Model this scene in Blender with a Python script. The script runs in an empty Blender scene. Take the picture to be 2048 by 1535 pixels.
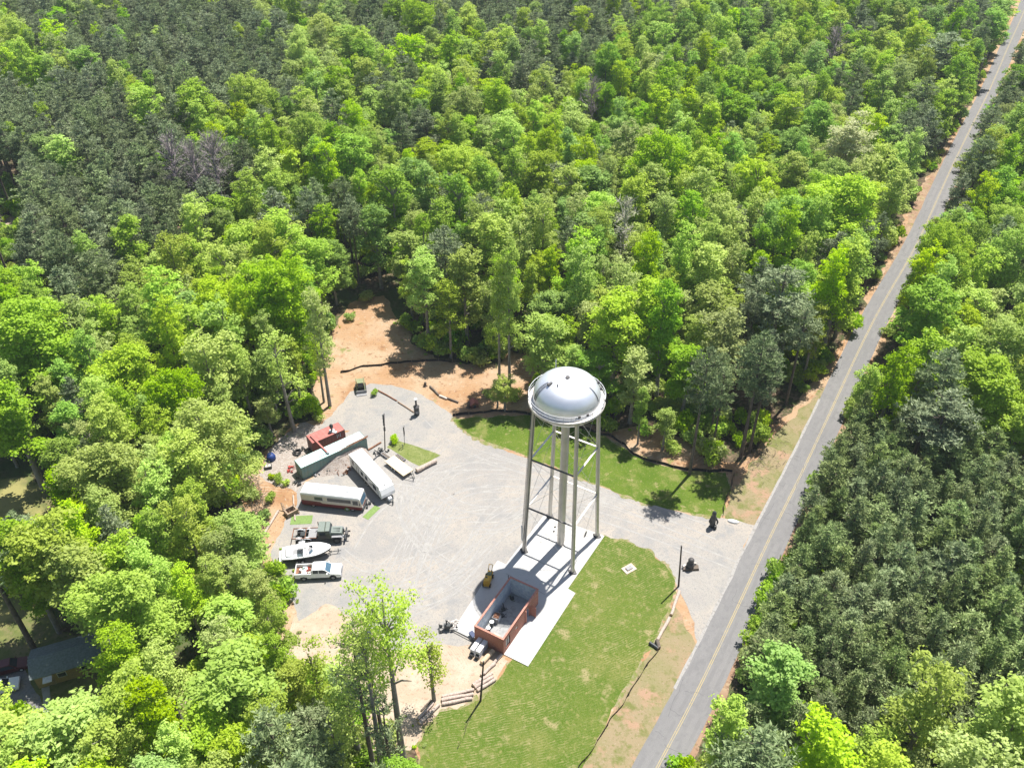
import bpy, bmesh, math, random
import numpy as np
from mathutils import Vector, Matrix, noise
from mathutils.geometry import tessellate_polygon

R = math.radians
sc = bpy.context.scene
col = sc.collection

# ------------------------------------------------------------------ camera
FPX, TH, ROLL, CAMH = 1780.0, 0.659747, -0.0066463, 102.31
cam = bpy.data.cameras.new('camera')
cam.sensor_width = 36.0
cam.lens = FPX / 2048 * 36
cam.clip_start = 0.5
cam.clip_end = 9000
camo = bpy.data.objects.new('camera', cam)
col.objects.link(camo)
camo.matrix_world = Matrix.Translation((0, 0, CAMH)) @ Matrix.Rotation(math.pi/2 - TH, 4, 'X') @ Matrix.Rotation(ROLL, 4, 'Z')
sc.camera = camo
# ------------------------------------------------------------------ light
SUN_AZ = R(37.8)      # from +Y towards +X
SUN_EL = R(66)
world = bpy.data.worlds.new('World'); sc.world = world; world.use_nodes = True
wn = world.node_tree; wn.nodes.clear()
sky = wn.nodes.new('ShaderNodeTexSky'); sky.sky_type = 'NISHITA'; sky.sun_disc = False
sky.sun_elevation = SUN_EL; sky.sun_rotation = SUN_AZ; sky.altitude = 200; sky.dust_density = 1.2
bg = wn.nodes.new('ShaderNodeBackground'); bg.inputs[1].default_value = 0.075
wo = wn.nodes.new('ShaderNodeOutputWorld')
wn.links.new(sky.outputs[0], bg.inputs[0]); wn.links.new(bg.outputs[0], wo.inputs[0])
sl = bpy.data.lights.new('sun', 'SUN'); sl.energy = 5.0; sl.angle = R(0.55); sl.color = (1.0, 0.955, 0.88)
slo = bpy.data.objects.new('sun', sl); col.objects.link(slo)
sdir = Vector((math.sin(SUN_AZ)*math.cos(SUN_EL), math.cos(SUN_AZ)*math.cos(SUN_EL), math.sin(SUN_EL)))
slo.rotation_euler = (-sdir).to_track_quat('-Z', 'Y').to_euler()
slo.location = (0, 0, 200)
vs = sc.view_settings; vs.view_transform = 'Standard'; vs.look = 'None'; vs.exposure = 0.84; vs.gamma = 1
sc.cycles.max_bounces = 6; sc.cycles.diffuse_bounces = 3; sc.cycles.glossy_bounces = 2
sc.cycles.transmission_bounces = 3; sc.cycles.volume_bounces = 0; sc.cycles.use_denoising = True

# ------------------------------------------------------------------ pixel <-> ground
CR, SR = math.cos(ROLL), math.sin(ROLL)
def G(px, py, z=0.0):
    x = (px-1024)/FPX; y = -(py-767.5)/FPX
    x, y = x*CR-y*SR, x*SR+y*CR
    d = (x, math.cos(TH)+y*math.sin(TH), -math.sin(TH)+y*math.cos(TH))
    t = (z-CAMH)/d[2]
    return Vector((d[0]*t, d[1]*t, z))
def proj(X, Y, Z):
    Z = Z-CAMH
    zc = Y*math.cos(TH)-Z*math.sin(TH); yc = Y*math.sin(TH)+Z*math.cos(TH)
    x, y = X/zc, yc/zc
    x, y = x*CR+y*SR, -x*SR+y*CR
    return 1024+FPX*x, 767.5-FPX*y
def zat(base, py):           # height above a ground point whose picture row is py
    lo, hi = 0, 60
    for _ in range(40):
        m = (lo+hi)/2
        if proj(base.x, base.y, m)[1] > py: lo = m
        else: hi = m
    return lo

# ------------------------------------------------------------------ materials
MATS = {}
def nodemat(name):
    m = bpy.data.materials.new(name); m.use_nodes = True
    nt = m.node_tree; b = nt.nodes['Principled BSDF']
    MATS[name] = m
    return m, nt, b
def c4(c): return (c[0], c[1], c[2], 1)
def mat(name, c, rough=0.6, metal=0.0, var=0.12, scale=3.0, bump=0.0, c2=None, spec=0.5):
    m, nt, b = nodemat(name)
    tc = nt.nodes.new('ShaderNodeTexCoord'); n = nt.nodes.new('ShaderNodeTexNoise')
    n.inputs['Scale'].default_value = scale; n.inputs['Detail'].default_value = 5
    nt.links.new(tc.outputs['Object'], n.inputs['Vector'])
    r = nt.nodes.new('ShaderNodeValToRGB')
    r.color_ramp.elements[0].position = 0.3; r.color_ramp.elements[1].position = 0.7
    k = c2 if c2 else tuple(x*(1-var) for x in c)
    r.color_ramp.elements[0].color = c4(k); r.color_ramp.elements[1].color = c4(tuple(min(1, x*(1+(0 if c2 else var))) for x in c))
    nt.links.new(n.outputs[0], r.inputs[0]); nt.links.new(r.outputs[0], b.inputs['Base Color'])
    b.inputs['Roughness'].default_value = rough; b.inputs['Metallic'].default_value = metal
    b.inputs['Specular IOR Level'].default_value = spec
    if bump:
        bp = nt.nodes.new('ShaderNodeBump'); bp.inputs['Strength'].default_value = bump; bp.inputs['Distance'].default_value = 0.05
        nt.links.new(n.outputs[0], bp.inputs['Height']); nt.links.new(bp.outputs[0], b.inputs['Normal'])
    return m
KG = {'grey_gravel': .54, 'pale_track_dust': .56, 'orange_dirt': .56, 'pale_sand': .62, 'pink_rubble': .58, 'lawn': .66, 'lawn_north': .70, 'dry_verge': .58, 'brown_shoulder': .65, 'asphalt': .50, 'worn_asphalt': .50, 'house_driveway': .7, 'edge_grit': .5, 'yellow_paint': .6, 'concrete': .66, 'slab': .65, 'leaf_litter': .9, 'shaded_grass': 1.0}
def ground_mat(name, layers, rough=0.95, bump=0.4, bscale=2.0, tracks=None, rows=None):
    """layers: list of (scale, lo, hi, colour, detail, stretch) mixed over the first colour by noise"""
    m, nt, b = nodemat(name); N = nt.nodes; L = nt.links
    q_ = KG.get(name, 1.0)
    def c4(c): return (c[0]*q_, c[1]*q_, c[2]*q_, 1)
    geo = N.new('ShaderNodeNewGeometry')
    def noi(scale, detail=6, rough_=0.6, vec=None, dist=0.0):
        n = N.new('ShaderNodeTexNoise'); n.inputs['Scale'].default_value = scale
        n.inputs['Detail'].default_value = detail; n.inputs['Roughness'].default_value = rough_
        n.inputs['Distortion'].default_value = dist
        L.new(vec if vec else geo.outputs['Position'], n.inputs['Vector']); return n.outputs[0]
    def ramp(src, lo, hi):
        mr = N.new('ShaderNodeMapRange'); mr.inputs[1].default_value = lo; mr.inputs[2].default_value = hi
        mr.clamp = True; L.new(src, mr.inputs[0]); return mr.outputs[0]
    def mul(a, b_):
        q = N.new('ShaderNodeMath'); q.operation = 'MULTIPLY'
        for i, s in enumerate((a, b_)):
            if isinstance(s, float): q.inputs[i].default_value = s
            else: L.new(s, q.inputs[i])
        return q.outputs[0]
    cur = N.new('ShaderNodeRGB'); cur.outputs[0].default_value = c4(layers[0]); cur = cur.outputs[0]
    def mix(cur, fac, colr):
        mx = N.new('ShaderNodeMix'); mx.data_type = 'RGBA'
        L.new(fac, mx.inputs[0]); L.new(cur, mx.inputs[6]); mx.inputs[7].default_value = c4(colr)
        return mx.outputs[2]
    for i, (scale, lo, hi, colr) in enumerate(layers[1:]):
        mp = N.new('ShaderNodeMapping'); mp.inputs['Location'].default_value = (i*13.7, i*7.1, i*3.3)
        L.new(geo.outputs['Position'], mp.inputs['Vector'])
        cur = mix(cur, ramp(noi(scale, vec=mp.outputs[0]), lo, hi), colr)
    if tracks:     # tyre arcs: distorted rings round turning centres
        for (cx, cy, sc_, colr, lo, hi, msc, strength) in tracks:
            mp = N.new('ShaderNodeMapping'); mp.inputs['Location'].default_value = (-cx, -cy, 0)
            L.new(geo.outputs['Position'], mp.inputs['Vector'])
            w = N.new('ShaderNodeTexWave'); w.wave_type = 'RINGS'; w.rings_direction = 'Z'
            w.inputs['Scale'].default_value = sc_; w.inputs['Distortion'].default_value = 5.0
            w.inputs['Detail'].default_value = 2; w.inputs['Detail Scale'].default_value = 0.5
            L.new(mp.outputs[0], w.inputs['Vector'])
            f = mul(mul(ramp(w.outputs['Fac'], lo, hi), ramp(noi(msc, 3, vec=mp.outputs[0]), 0.47, 0.62)), float(strength))
            cur = mix(cur, f, colr)
    if rows:
        (cx, cy, sc_, colr, lo, hi, msc) = rows
        mp = N.new('ShaderNodeMapping'); mp.inputs['Location'].default_value = (-cx, -cy, 0)
        L.new(geo.outputs['Position'], mp.inputs['Vector'])
        w = N.new('ShaderNodeTexWave'); w.wave_type = 'RINGS'; w.rings_direction = 'Z'
        w.inputs['Scale'].default_value = sc_; w.inputs['Distortion'].default_value = 9.0
        w.inputs['Detail'].default_value = 2.0; w.inputs['Detail Scale'].default_value = 0.25
        L.new(mp.outputs[0], w.inputs['Vector'])
        f = mul(ramp(w.outputs['Fac'], lo, hi), ramp(noi(1.1, 5, 0.8), 0.46, 0.62))
        f = mul(f, ramp(noi(msc, 3), 0.35, 0.6))
        cur = mix(cur, f, colr)
    L.new(cur, b.inputs['Base Color'])
    b.inputs['Roughness'].default_value = rough; b.inputs['Specular IOR Level'].default_value = 0.2
    if bump:
        bp = N.new('ShaderNodeBump'); bp.inputs['Strength'].default_value = bump; bp.inputs['Distance'].default_value = 0.08
        L.new(noi(bscale, 8, 0.7), bp.inputs['Height']); L.new(bp.outputs[0], b.inputs['Normal'])
    return m
def leaf_mat(name, c, c2, trans=0.45, hue=0.014, val=0.18, tip=None):
    m, nt, b = nodemat(name); N = nt.nodes; L = nt.links
    N.remove(b)
    oi = N.new('ShaderNodeObjectInfo'); geo = N.new('ShaderNodeNewGeometry')
    mx = N.new('ShaderNodeMix'); mx.data_type = 'RGBA'
    mx.inputs[6].default_value = c4(c); mx.inputs[7].default_value = c4(c2)
    L.new(geo.outputs['Random Per Island'], mx.inputs[0])
    hs = N.new('ShaderNodeHueSaturation'); L.new(mx.outputs[2], hs.inputs['Color'])
    mr = N.new('ShaderNodeMapRange'); mr.inputs[3].default_value = 0.5-hue; mr.inputs[4].default_value = 0.5+hue*0.8
    L.new(oi.outputs['Random'], mr.inputs[0]); L.new(mr.outputs[0], hs.inputs['Hue'])
    wv = N.new('ShaderNodeMath'); wv.operation = 'MULTIPLY'; wv.inputs[1].default_value = 7.31
    fr = N.new('ShaderNodeMath'); fr.operation = 'FRACT'
    L.new(oi.outputs['Random'], wv.inputs[0]); L.new(wv.outputs[0], fr.inputs[0])
    mv = N.new('ShaderNodeMapRange'); mv.inputs[3].default_value = 1-val; mv.inputs[4].default_value = 1+val
    L.new(fr.outputs[0], mv.inputs[0]); L.new(mv.outputs[0], hs.inputs['Value'])
    wv2 = N.new('ShaderNodeMath'); wv2.operation = 'MULTIPLY'; wv2.inputs[1].default_value = 23.7
    fr2 = N.new('ShaderNodeMath'); fr2.operation = 'FRACT'
    L.new(oi.outputs['Random'], wv2.inputs[0]); L.new(wv2.outputs[0], fr2.inputs[0])
    ms = N.new('ShaderNodeMapRange'); ms.inputs[3].default_value = 0.78; ms.inputs[4].default_value = 1.08
    L.new(fr2.outputs[0], ms.inputs[0]); L.new(ms.outputs[0], hs.inputs['Saturation'])
    d = N.new('ShaderNodeBsdfDiffuse'); t = N.new('ShaderNodeBsdfTranslucent'); a = N.new('ShaderNodeMixShader')
    a.inputs[0].default_value = trans
    L.new(hs.outputs[0], d.inputs[0]); L.new(hs.outputs[0], t.inputs[0])
    L.new(d.outputs[0], a.inputs[1]); L.new(t.outputs[0], a.inputs[2])
    g = N.new('ShaderNodeBsdfGlossy'); g.inputs['Roughness'].default_value = 0.45; g.inputs[0].default_value = (0.8, 0.85, 0.9, 1)
    a2 = N.new('ShaderNodeMixShader'); a2.inputs[0].default_value = 0.008
    L.new(a.outputs[0], a2.inputs[1]); L.new(g.outputs[0], a2.inputs[2])
    L.new(a2.outputs[0], N['Material Output'].inputs[0])
    return m

M_bright = leaf_mat('leaf_bright', (0.35, 0.52, 0.022), (0.49, 0.67, 0.05))
M_mid = leaf_mat('leaf_mid', (0.24, 0.42, 0.03), (0.37, 0.56, 0.06))
M_olive = leaf_mat('leaf_olive', (0.34, 0.45, 0.065), (0.49, 0.60, 0.13), hue=0.01)
M_cream = leaf_mat('leaf_cream', (0.42, 0.46, 0.22), (0.55, 0.56, 0.32), hue=0.01)
M_pine = leaf_mat('needle_grey', (0.18, 0.245, 0.11), (0.34, 0.41, 0.20), trans=0.3, hue=0.012, val=0.2)
M_plant = leaf_mat('needle_green', (0.19, 0.275, 0.095), (0.37, 0.46, 0.18), trans=0.3, hue=0.012, val=0.2)
M_twig = mat('bare_twigs', (0.29, 0.245, 0.25), 0.9, var=0.2)
M_bark = mat('bark_brown', (0.13, 0.105, 0.085), 0.95, var=0.35, scale=2, bump=0.5)
M_barkg = mat('bark_grey', (0.24, 0.22, 0.19), 0.95, var=0.3, scale=2, bump=0.5)
M_log = mat('log_wood', (0.42, 0.34, 0.29), 0.9, var=0.3, scale=5, bump=0.4)
M_logend = mat('log_end', (0.55, 0.42, 0.28), 0.9)
M_pole = mat('creosote_wood', (0.07, 0.05, 0.04), 0.9, var=0.3)
M_floor = ground_mat('leaf_litter', [(0.085, 0.060, 0.038), (0.25, 0.45, 0.6, (0.06, 0.085, 0.025)), (1.6, 0.45, 0.62, (0.20, 0.14, 0.095)), (0.07, 0.5, 0.62, (0.07, 0.11, 0.03)), (5, 0.55, 0.66, (0.045, 0.03, 0.02))])
M_dirt = ground_mat('orange_dirt', [(0.61, 0.37, 0.20), (0.08, 0.42, 0.58, (0.68, 0.50, 0.33)), (0.2, 0.52, 0.64, (0.52, 0.29, 0.15)), (0.9, 0.58, 0.68, (0.40, 0.21, 0.11)), (3.0, 0.60, 0.7, (0.28, 0.18, 0.10)), (0.3, 0.62, 0.70, (0.36, 0.35, 0.13)), (1.4, 0.6, 0.7, (0.74, 0.59, 0.44))],
                    tracks=[(-30, 190, 0.5, (0.74, 0.58, 0.44), 0.8, 0.95, 0.10, 0.6)], bump=1.0, bscale=1.2)
M_sand = ground_mat('pale_sand', [(0.62, 0.49, 0.36), (0.35, 0.45, 0.62, (0.70, 0.58, 0.45)), (1.5, 0.55, 0.7, (0.46, 0.31, 0.22)), (6, 0.58, 0.72, (0.34, 0.26, 0.20))],
                    tracks=[(-26, 60, 1.0, (0.72, 0.60, 0.50), 0.82, 0.96, 0.12, 0.5)])
M_gravel = ground_mat('grey_gravel', [(0.51, 0.485, 0.46), (0.05, 0.40, 0.60, (0.60, 0.565, 0.515)), (0.13, 0.48, 0.64, (0.66, 0.59, 0.51)), (0.3, 0.52, 0.66, (0.45, 0.445, 0.44)), (0.9, 0.55, 0.7, (0.56, 0.51, 0.46)), (2.5, 0.54, 0.68, (0.42, 0.41, 0.405)), (7, 0.5, 0.7, (0.40, 0.39, 0.38)), (14, 0.55, 0.7, (0.64, 0.62, 0.60))])
M_track = ground_mat('pale_track_dust', [(0.50, 0.485, 0.47), (0.8, 0.40, 0.62, (0.62, 0.60, 0.565)), (3.0, 0.52, 0.66, (0.56, 0.54, 0.52)), (9, 0.5, 0.7, (0.46, 0.45, 0.44))], bump=0.2)
M_rubble = ground_mat('pink_rubble', [(0.52, 0.44, 0.39), (1.2, 0.45, 0.6, (0.62, 0.55, 0.50)), (4, 0.52, 0.64, (0.32, 0.24, 0.19)), (9, 0.52, 0.66, (0.66, 0.62, 0.58))], bump=0.9, bscale=3)
M_lawn = ground_mat('lawn', [(0.10, 0.18, 0.014), (0.07, 0.44, 0.58, (0.14, 0.21, 0.025)), (0.2, 0.52, 0.66, (0.20, 0.235, 0.05)), (0.45, 0.57, 0.68, (0.42, 0.36, 0.18)), (1.6, 0.54, 0.68, (0.30, 0.29, 0.10)), (4, 0.5, 0.66, (0.09, 0.16, 0.012)), (11, 0.5, 0.7, (0.26, 0.27, 0.09))],
                    rows=(-30, 170, 0.95, (0.42, 0.38, 0.18), 0.50, 0.98, 0.06), bump=0.6, bscale=6)
M_lawn2 = ground_mat('lawn_north', [(0.10, 0.175, 0.014), (0.15, 0.42, 0.60, (0.145, 0.215, 0.025)), (0.4, 0.52, 0.66, (0.26, 0.27, 0.08)), (0.8, 0.60, 0.70, (0.42, 0.35, 0.18)), (4, 0.55, 0.7, (0.30, 0.30, 0.11)), (12, 0.5, 0.7, (0.08, 0.15, 0.012))], bump=0.6, bscale=6)
M_isl = ground_mat('island_turf', [(0.15, 0.18, 0.05), (0.8, 0.45, 0.6, (0.20, 0.22, 0.08)), (4, 0.5, 0.66, (0.10, 0.14, 0.03))])
M_straw = ground_mat('straw_fringe', [(0.27, 0.235, 0.15), (0.6, 0.42, 0.56, (0.16, 0.18, 0.05)), (1.6, 0.5, 0.62, (0.30, 0.22, 0.15)), (4, 0.5, 0.66, (0.13, 0.16, 0.04))])
M_verge = ground_mat('dry_verge', [(0.44, 0.35, 0.21), (0.12, 0.42, 0.6, (0.36, 0.33, 0.16)), (0.5, 0.50, 0.62, (0.24, 0.26, 0.08)), (0.35, 0.56, 0.66, (0.55, 0.36, 0.24)), (3, 0.55, 0.7, (0.25, 0.25, 0.09)), (5, 0.6, 0.7, (0.58, 0.48, 0.36))])
M_shoulder = ground_mat('brown_shoulder', [(0.42, 0.27, 0.18), (0.3, 0.45, 0.6, (0.50, 0.37, 0.24)), (2, 0.52, 0.66, (0.27, 0.16, 0.10)), (0.8, 0.58, 0.68, (0.28, 0.27, 0.09))])
M_yard = ground_mat('shaded_grass', [(0.11, 0.13, 0.04), (0.4, 0.45, 0.6, (0.17, 0.15, 0.07)), (2, 0.5, 0.66, (0.08, 0.11, 0.025)), (0.12, 0.52, 0.64, (0.26, 0.24, 0.09))])
M_road = ground_mat('asphalt', [(0.37, 0.365, 0.37), (0.06, 0.42, 0.6, (0.42, 0.41, 0.41)), (0.8, 0.5, 0.66, (0.34, 0.335, 0.34)), (14, 0.5, 0.7, (0.27, 0.27, 0.28))], bump=0.15, bscale=20)
M_drive = ground_mat('house_driveway', [(0.25, 0.26, 0.28), (0.6, 0.45, 0.6, (0.33, 0.31, 0.29)), (5, 0.5, 0.66, (0.17, 0.17, 0.17))])
M_edge = ground_mat('edge_grit', [(0.62, 0.60, 0.58), (2, 0.5, 0.65, (0.44, 0.42, 0.40))])
M_yel = ground_mat('yellow_paint', [(0.60, 0.49, 0.26), (1.5, 0.45, 0.6, (0.47, 0.43, 0.34))], bump=0)
M_conc = ground_mat('concrete', [(0.74, 0.73, 0.71), (0.4, 0.5, 0.7, (0.70, 0.69, 0.67)), (2.5, 0.58, 0.75, (0.60, 0.59, 0.57))], bump=0.1)
M_joint = mat('joint', (0.24, 0.23, 0.22), 0.9)
M_steel = mat('galvanised', (0.56, 0.53, 0.49), 0.5, 0.55, var=0.10, scale=0.8)
M_tank = mat('silver_paint', (0.78, 0.80, 0.84), 0.42, 0.68, var=0.05, scale=0.6)
M_dsteel = mat('dark_steel', (0.09, 0.085, 0.085), 0.6, 0.3)
M_rust = mat('rust', (0.20, 0.09, 0.05), 0.85, var=0.4, scale=4)
M_black = mat('black_rubber', (0.018, 0.018, 0.02), 0.8)
M_army = mat('army_green', (0.06, 0.075, 0.055), 0.55)
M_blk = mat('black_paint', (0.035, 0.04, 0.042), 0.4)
M_geo = mat('silt_fabric', (0.025, 0.02, 0.018), 0.8)
M_white = mat('white_paint', (0.80, 0.81, 0.82), 0.35, var=0.03)
M_wroof = mat('white_roof', (0.82, 0.83, 0.83), 0.5, var=0.04, scale=1.5)
M_cream_p = mat('cream_paint', (0.62, 0.56, 0.47), 0.4, var=0.04)
M_maroon = mat('maroon_paint', (0.16, 0.025, 0.022), 0.35, var=0.1)
M_glass = mat('dark_glass', (0.035, 0.045, 0.055), 0.12)
M_bglass = mat('windscreen', (0.07, 0.13, 0.19), 0.1)
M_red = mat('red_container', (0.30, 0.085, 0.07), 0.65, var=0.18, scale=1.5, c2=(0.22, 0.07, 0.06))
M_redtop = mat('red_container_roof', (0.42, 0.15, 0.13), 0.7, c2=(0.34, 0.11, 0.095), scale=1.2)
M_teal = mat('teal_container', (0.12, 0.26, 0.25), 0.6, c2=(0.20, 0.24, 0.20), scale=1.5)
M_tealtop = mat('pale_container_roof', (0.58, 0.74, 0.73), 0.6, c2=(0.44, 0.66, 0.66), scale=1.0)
M_brick = None
M_blue = mat('blue_tarp', (0.005, 0.03, 0.16), 0.6)  # blue lowered so the colour carries the tree shade over the tank
M_tan = mat('plywood', (0.66, 0.53, 0.36), 0.75, var=0.08, scale=2)
M_yellow = mat('machine_yellow', (0.62, 0.36, 0.03), 0.5, var=0.2)
M_green = mat('machine_green', (0.20, 0.23, 0.12), 0.6, var=0.2)
M_grey = mat('mid_grey', (0.25, 0.25, 0.26), 0.6)
M_lgrey = mat('light_grey', (0.55, 0.56, 0.58), 0.5)
M_chrome = mat('chrome', (0.6, 0.6, 0.62), 0.25, 0.9)
M_pblue = mat('blue_grey_plaster', (0.35, 0.42, 0.50), 0.9, var=0.3, scale=2.5, c2=(0.60, 0.62, 0.64))
M_slab = ground_mat('slab', [(0.50, 0.50, 0.50), (1, 0.5, 0.65, (0.36, 0.36, 0.36)), (4, 0.56, 0.7, (0.62, 0.60, 0.56))], bump=0.1)
M_wood = mat('weathered_wood', (0.30, 0.22, 0.16), 0.85, var=0.3, scale=4)
M_roofh = mat('shingle', (0.16, 0.19, 0.20), 0.9, var=0.25, scale=4)
M_sid = mat('tan_siding', (0.36, 0.25, 0.13), 0.8, var=0.12)
M_mred = mat('red_plastic', (0.35, 0.05, 0.04), 0.5)
M_turf = mat('turf_mat', (0.16, 0.24, 0.07), 0.95, var=0.2)
M_grass = leaf_mat('grass_blade', (0.11, 0.2, 0.02), (0.20, 0.30, 0.05), trans=0.2)
M_rock = mat('pale_rock', (0.55, 0.50, 0.46), 0.9, var=0.2, bump=0.5)

def brick():
    m, nt, b = nodemat('red_brick'); N = nt.nodes; L = nt.links
    tc = N.new('ShaderNodeTexCoord'); mp = N.new('ShaderNodeMapping')
    sp = N.new('ShaderNodeSeparateXYZ'); ad = N.new('ShaderNodeMath'); ad.operation = 'ADD'; cb = N.new('ShaderNodeCombineXYZ')
    L.new(tc.outputs['Object'], sp.inputs[0]); L.new(sp.outputs[0], ad.inputs[0]); L.new(sp.outputs[1], ad.inputs[1])
    L.new(ad.outputs[0], cb.inputs[0]); L.new(sp.outputs[2], cb.inputs[1])
    br = N.new('ShaderNodeTexBrick'); br.inputs['Scale'].default_value = 1.0
    br.inputs['Brick Width'].default_value = 0.22; br.inputs['Row Height'].default_value = 0.075; br.inputs['Mortar Size'].default_value = 0.008
    br.inputs['Color1'].default_value = (0.36, 0.10, 0.06, 1); br.inputs['Color2'].default_value = (0.29, 0.085, 0.055, 1)
    br.inputs['Mortar'].default_value = (0.35, 0.28, 0.24, 1)
    L.new(cb.outputs[0], br.inputs['Vector']); L.new(br.outputs[0], b.inputs['Base Color'])
    b.inputs['Roughness'].default_value = 0.9
    return m
M_brick = brick()
M_bricktop = mat('brick_top', (0.47, 0.21, 0.16), 0.9, var=0.2)

# ------------------------------------------------------------------ mesh builder
class MB:
    def __init__(s): s.v = []; s.f = []; s.sm = []
    def add(s, vs_, fs, smooth=False, M=None):
        o = len(s.v)
        s.v += [tuple(M @ Vector(p)) if M else tuple(p) for p in vs_]
        s.f += [tuple(i+o for i in f) for f in fs]; s.sm += [smooth]*len(fs)
        return s
    def box(s, c, d, rz=0, M=None, taper=1.0):
        x, y, z = [k/2 for k in d]; t = taper
        vv = [(-x, -y, -z), (x, -y, -z), (x, y, -z), (-x, y, -z), (-x*t, -y*t, z), (x*t, -y*t, z), (x*t, y*t, z), (-x*t, y*t, z)]
        T = Matrix.Translation(c) @ Matrix.Rotation(rz, 4, 'Z')
        if M: T = M @ T
        return s.add(vv, [(0, 3, 2, 1), (4, 5, 6, 7), (0, 1, 5, 4), (1, 2, 6, 5), (2, 3, 7, 6), (3, 0, 4, 7)], M=T)
    def cyl(s, p0, p1, r0, r1=None, n=10, smooth=True, caps=True):
        r1 = r0 if r1 is None else r1
        p0, p1 = Vector(p0), Vector(p1); d = (p1-p0)
        if d.length < 1e-6: return s
        q = d.to_track_quat('Z', 'Y').to_matrix()
        vv = []
        for p, r in ((p0, r0), (p1, r1)):
            for i in range(n):
                a = 2*math.pi*i/n; vv.append(tuple(p + q @ Vector((r*math.cos(a), r*math.sin(a), 0))))
        s.add(vv, [(i, (i+1) % n, n+(i+1) % n, n+i) for i in range(n)], smooth)
        if caps: s.add(vv, [tuple(range(n-1, -1, -1)), tuple(range(n, 2*n))])
        return s
    def path(s, pts, r, n=6):
        for a, b in zip(pts[:-1], pts[1:]): s.cyl(a, b, r, r, n)
        return s
    def taper(s, pts, rs, n=6):
        for i in range(len(pts)-1): s.cyl(pts[i], pts[i+1], rs[i], rs[i+1], n, caps=(i == len(pts)-2))
        return s
    def lathe(s, prof, n=32, c=(0, 0, 0), smooth=True):
        vv = []
        for r, z in prof:
            for i in range(n):
                a = 2*math.pi*i/n; vv.append((c[0]+r*math.cos(a), c[1]+r*math.sin(a), c[2]+z))
        ff = []
        for k in range(len(prof)-1):
            for i in range(n):
                j = (i+1) % n; ff.append((k*n+i, k*n+j, (k+1)*n+j, (k+1)*n+i))
        return s.add(vv, ff, smooth)
    def torus(s, c, Rr, r, n=48, m=6, axis='Z'):
        vv = []; ff = []
        for i in range(n):
            a = 2*math.pi*i/n
            for j in range(m):
                b = 2*math.pi*j/m; q = Rr+r*math.cos(b); h = r*math.sin(b)
                p = (q*math.cos(a), q*math.sin(a), h)
                if axis == 'Y': p = (p[0], p[2], p[1])
                if axis == 'X': p = (p[2], p[0], p[1])
                vv.append((c[0]+p[0], c[1]+p[1], c[2]+p[2]))
        for i in range(n):
            for j in range(m):
                k = (i+1) % n; l = (j+1) % m
                ff.append((i*m+j, k*m+j, k*m+l, i*m+l))
        return s.add(vv, ff, True)
    def prism(s, prof, hw, M=None, hwt=None, z0=None, z1=None):
        """side profile [(x,z)] (counter-clockwise) extruded across y; hw half width, narrowing to hwt at z1"""
        n = len(prof)
        def w(z):
            if hwt is None or z1 is None: return hw
            t = max(0, min(1, (z-z0)/(z1-z0))); return hw+(hwt-hw)*t
        vv = [(x, -w(z), z) for x, z in prof]+[(x, w(z), z) for x, z in prof]
        tri = tessellate_polygon([[Vector((x, z, 0)) for x, z in prof]])
        ff = [tuple(t) for t in tri]+[tuple(i+n for i in reversed(t)) for t in tri]
        ff += [(i, (i+1) % n, n+(i+1) % n, n+i) for i in range(n)]
        return s.add(vv, ff, M=M)
    def loft(s, secs, caps=True, smooth=False):
        n = len(secs[0]); vv = [p for q in secs for p in q]; ff = []
        for k in range(len(secs)-1):
            for i in range(n):
                j = (i+1) % n; ff.append((k*n+i, k*n+j, (k+1)*n+j, (k+1)*n+i))
        if caps: ff += [tuple(range(n-1, -1, -1)), tuple(range((len(secs)-1)*n, len(secs)*n))]
        return s.add(vv, ff, smooth)
    def build(s, name, m, parent=None, fix=True):
        me = bpy.data.meshes.new(name); me.from_pydata(s.v, [], s.f)
        me.polygons.foreach_set('use_smooth', s.sm)
        if m: me.materials.append(m)
        if fix:
            bm = bmesh.new(); bm.from_mesh(me); bmesh.ops.recalc_face_normals(bm, faces=bm.faces[:]); bm.to_mesh(me); bm.free()
        me.update()
        o = bpy.data.objects.new(name, me); col.objects.link(o)
        if parent: o.parent = parent
        return o

def tag(o, label=None, cat=None, group=None, kind=None):
    if label: o['label'] = label
    if cat: o['category'] = cat
    if group: o['group'] = group
    if kind: o['kind'] = kind
    return o
def thing(name, loc, rz, label, cat, group=None):
    o = bpy.data.objects.new(name, None); col.objects.link(o)
    o.empty_display_size = 0.5
    o.location = loc; o.rotation_euler = (0, 0, rz)
    return tag(o, label, cat, group)
def copy_tree(o, parent=None):
    kids = list(o.children)
    c = o.copy(); col.objects.link(c); c.parent = parent
    for ch in kids: copy_tree(ch, c)
    return c
def heading(a, b): d = b-a; return math.atan2(d.y, d.x)

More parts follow.
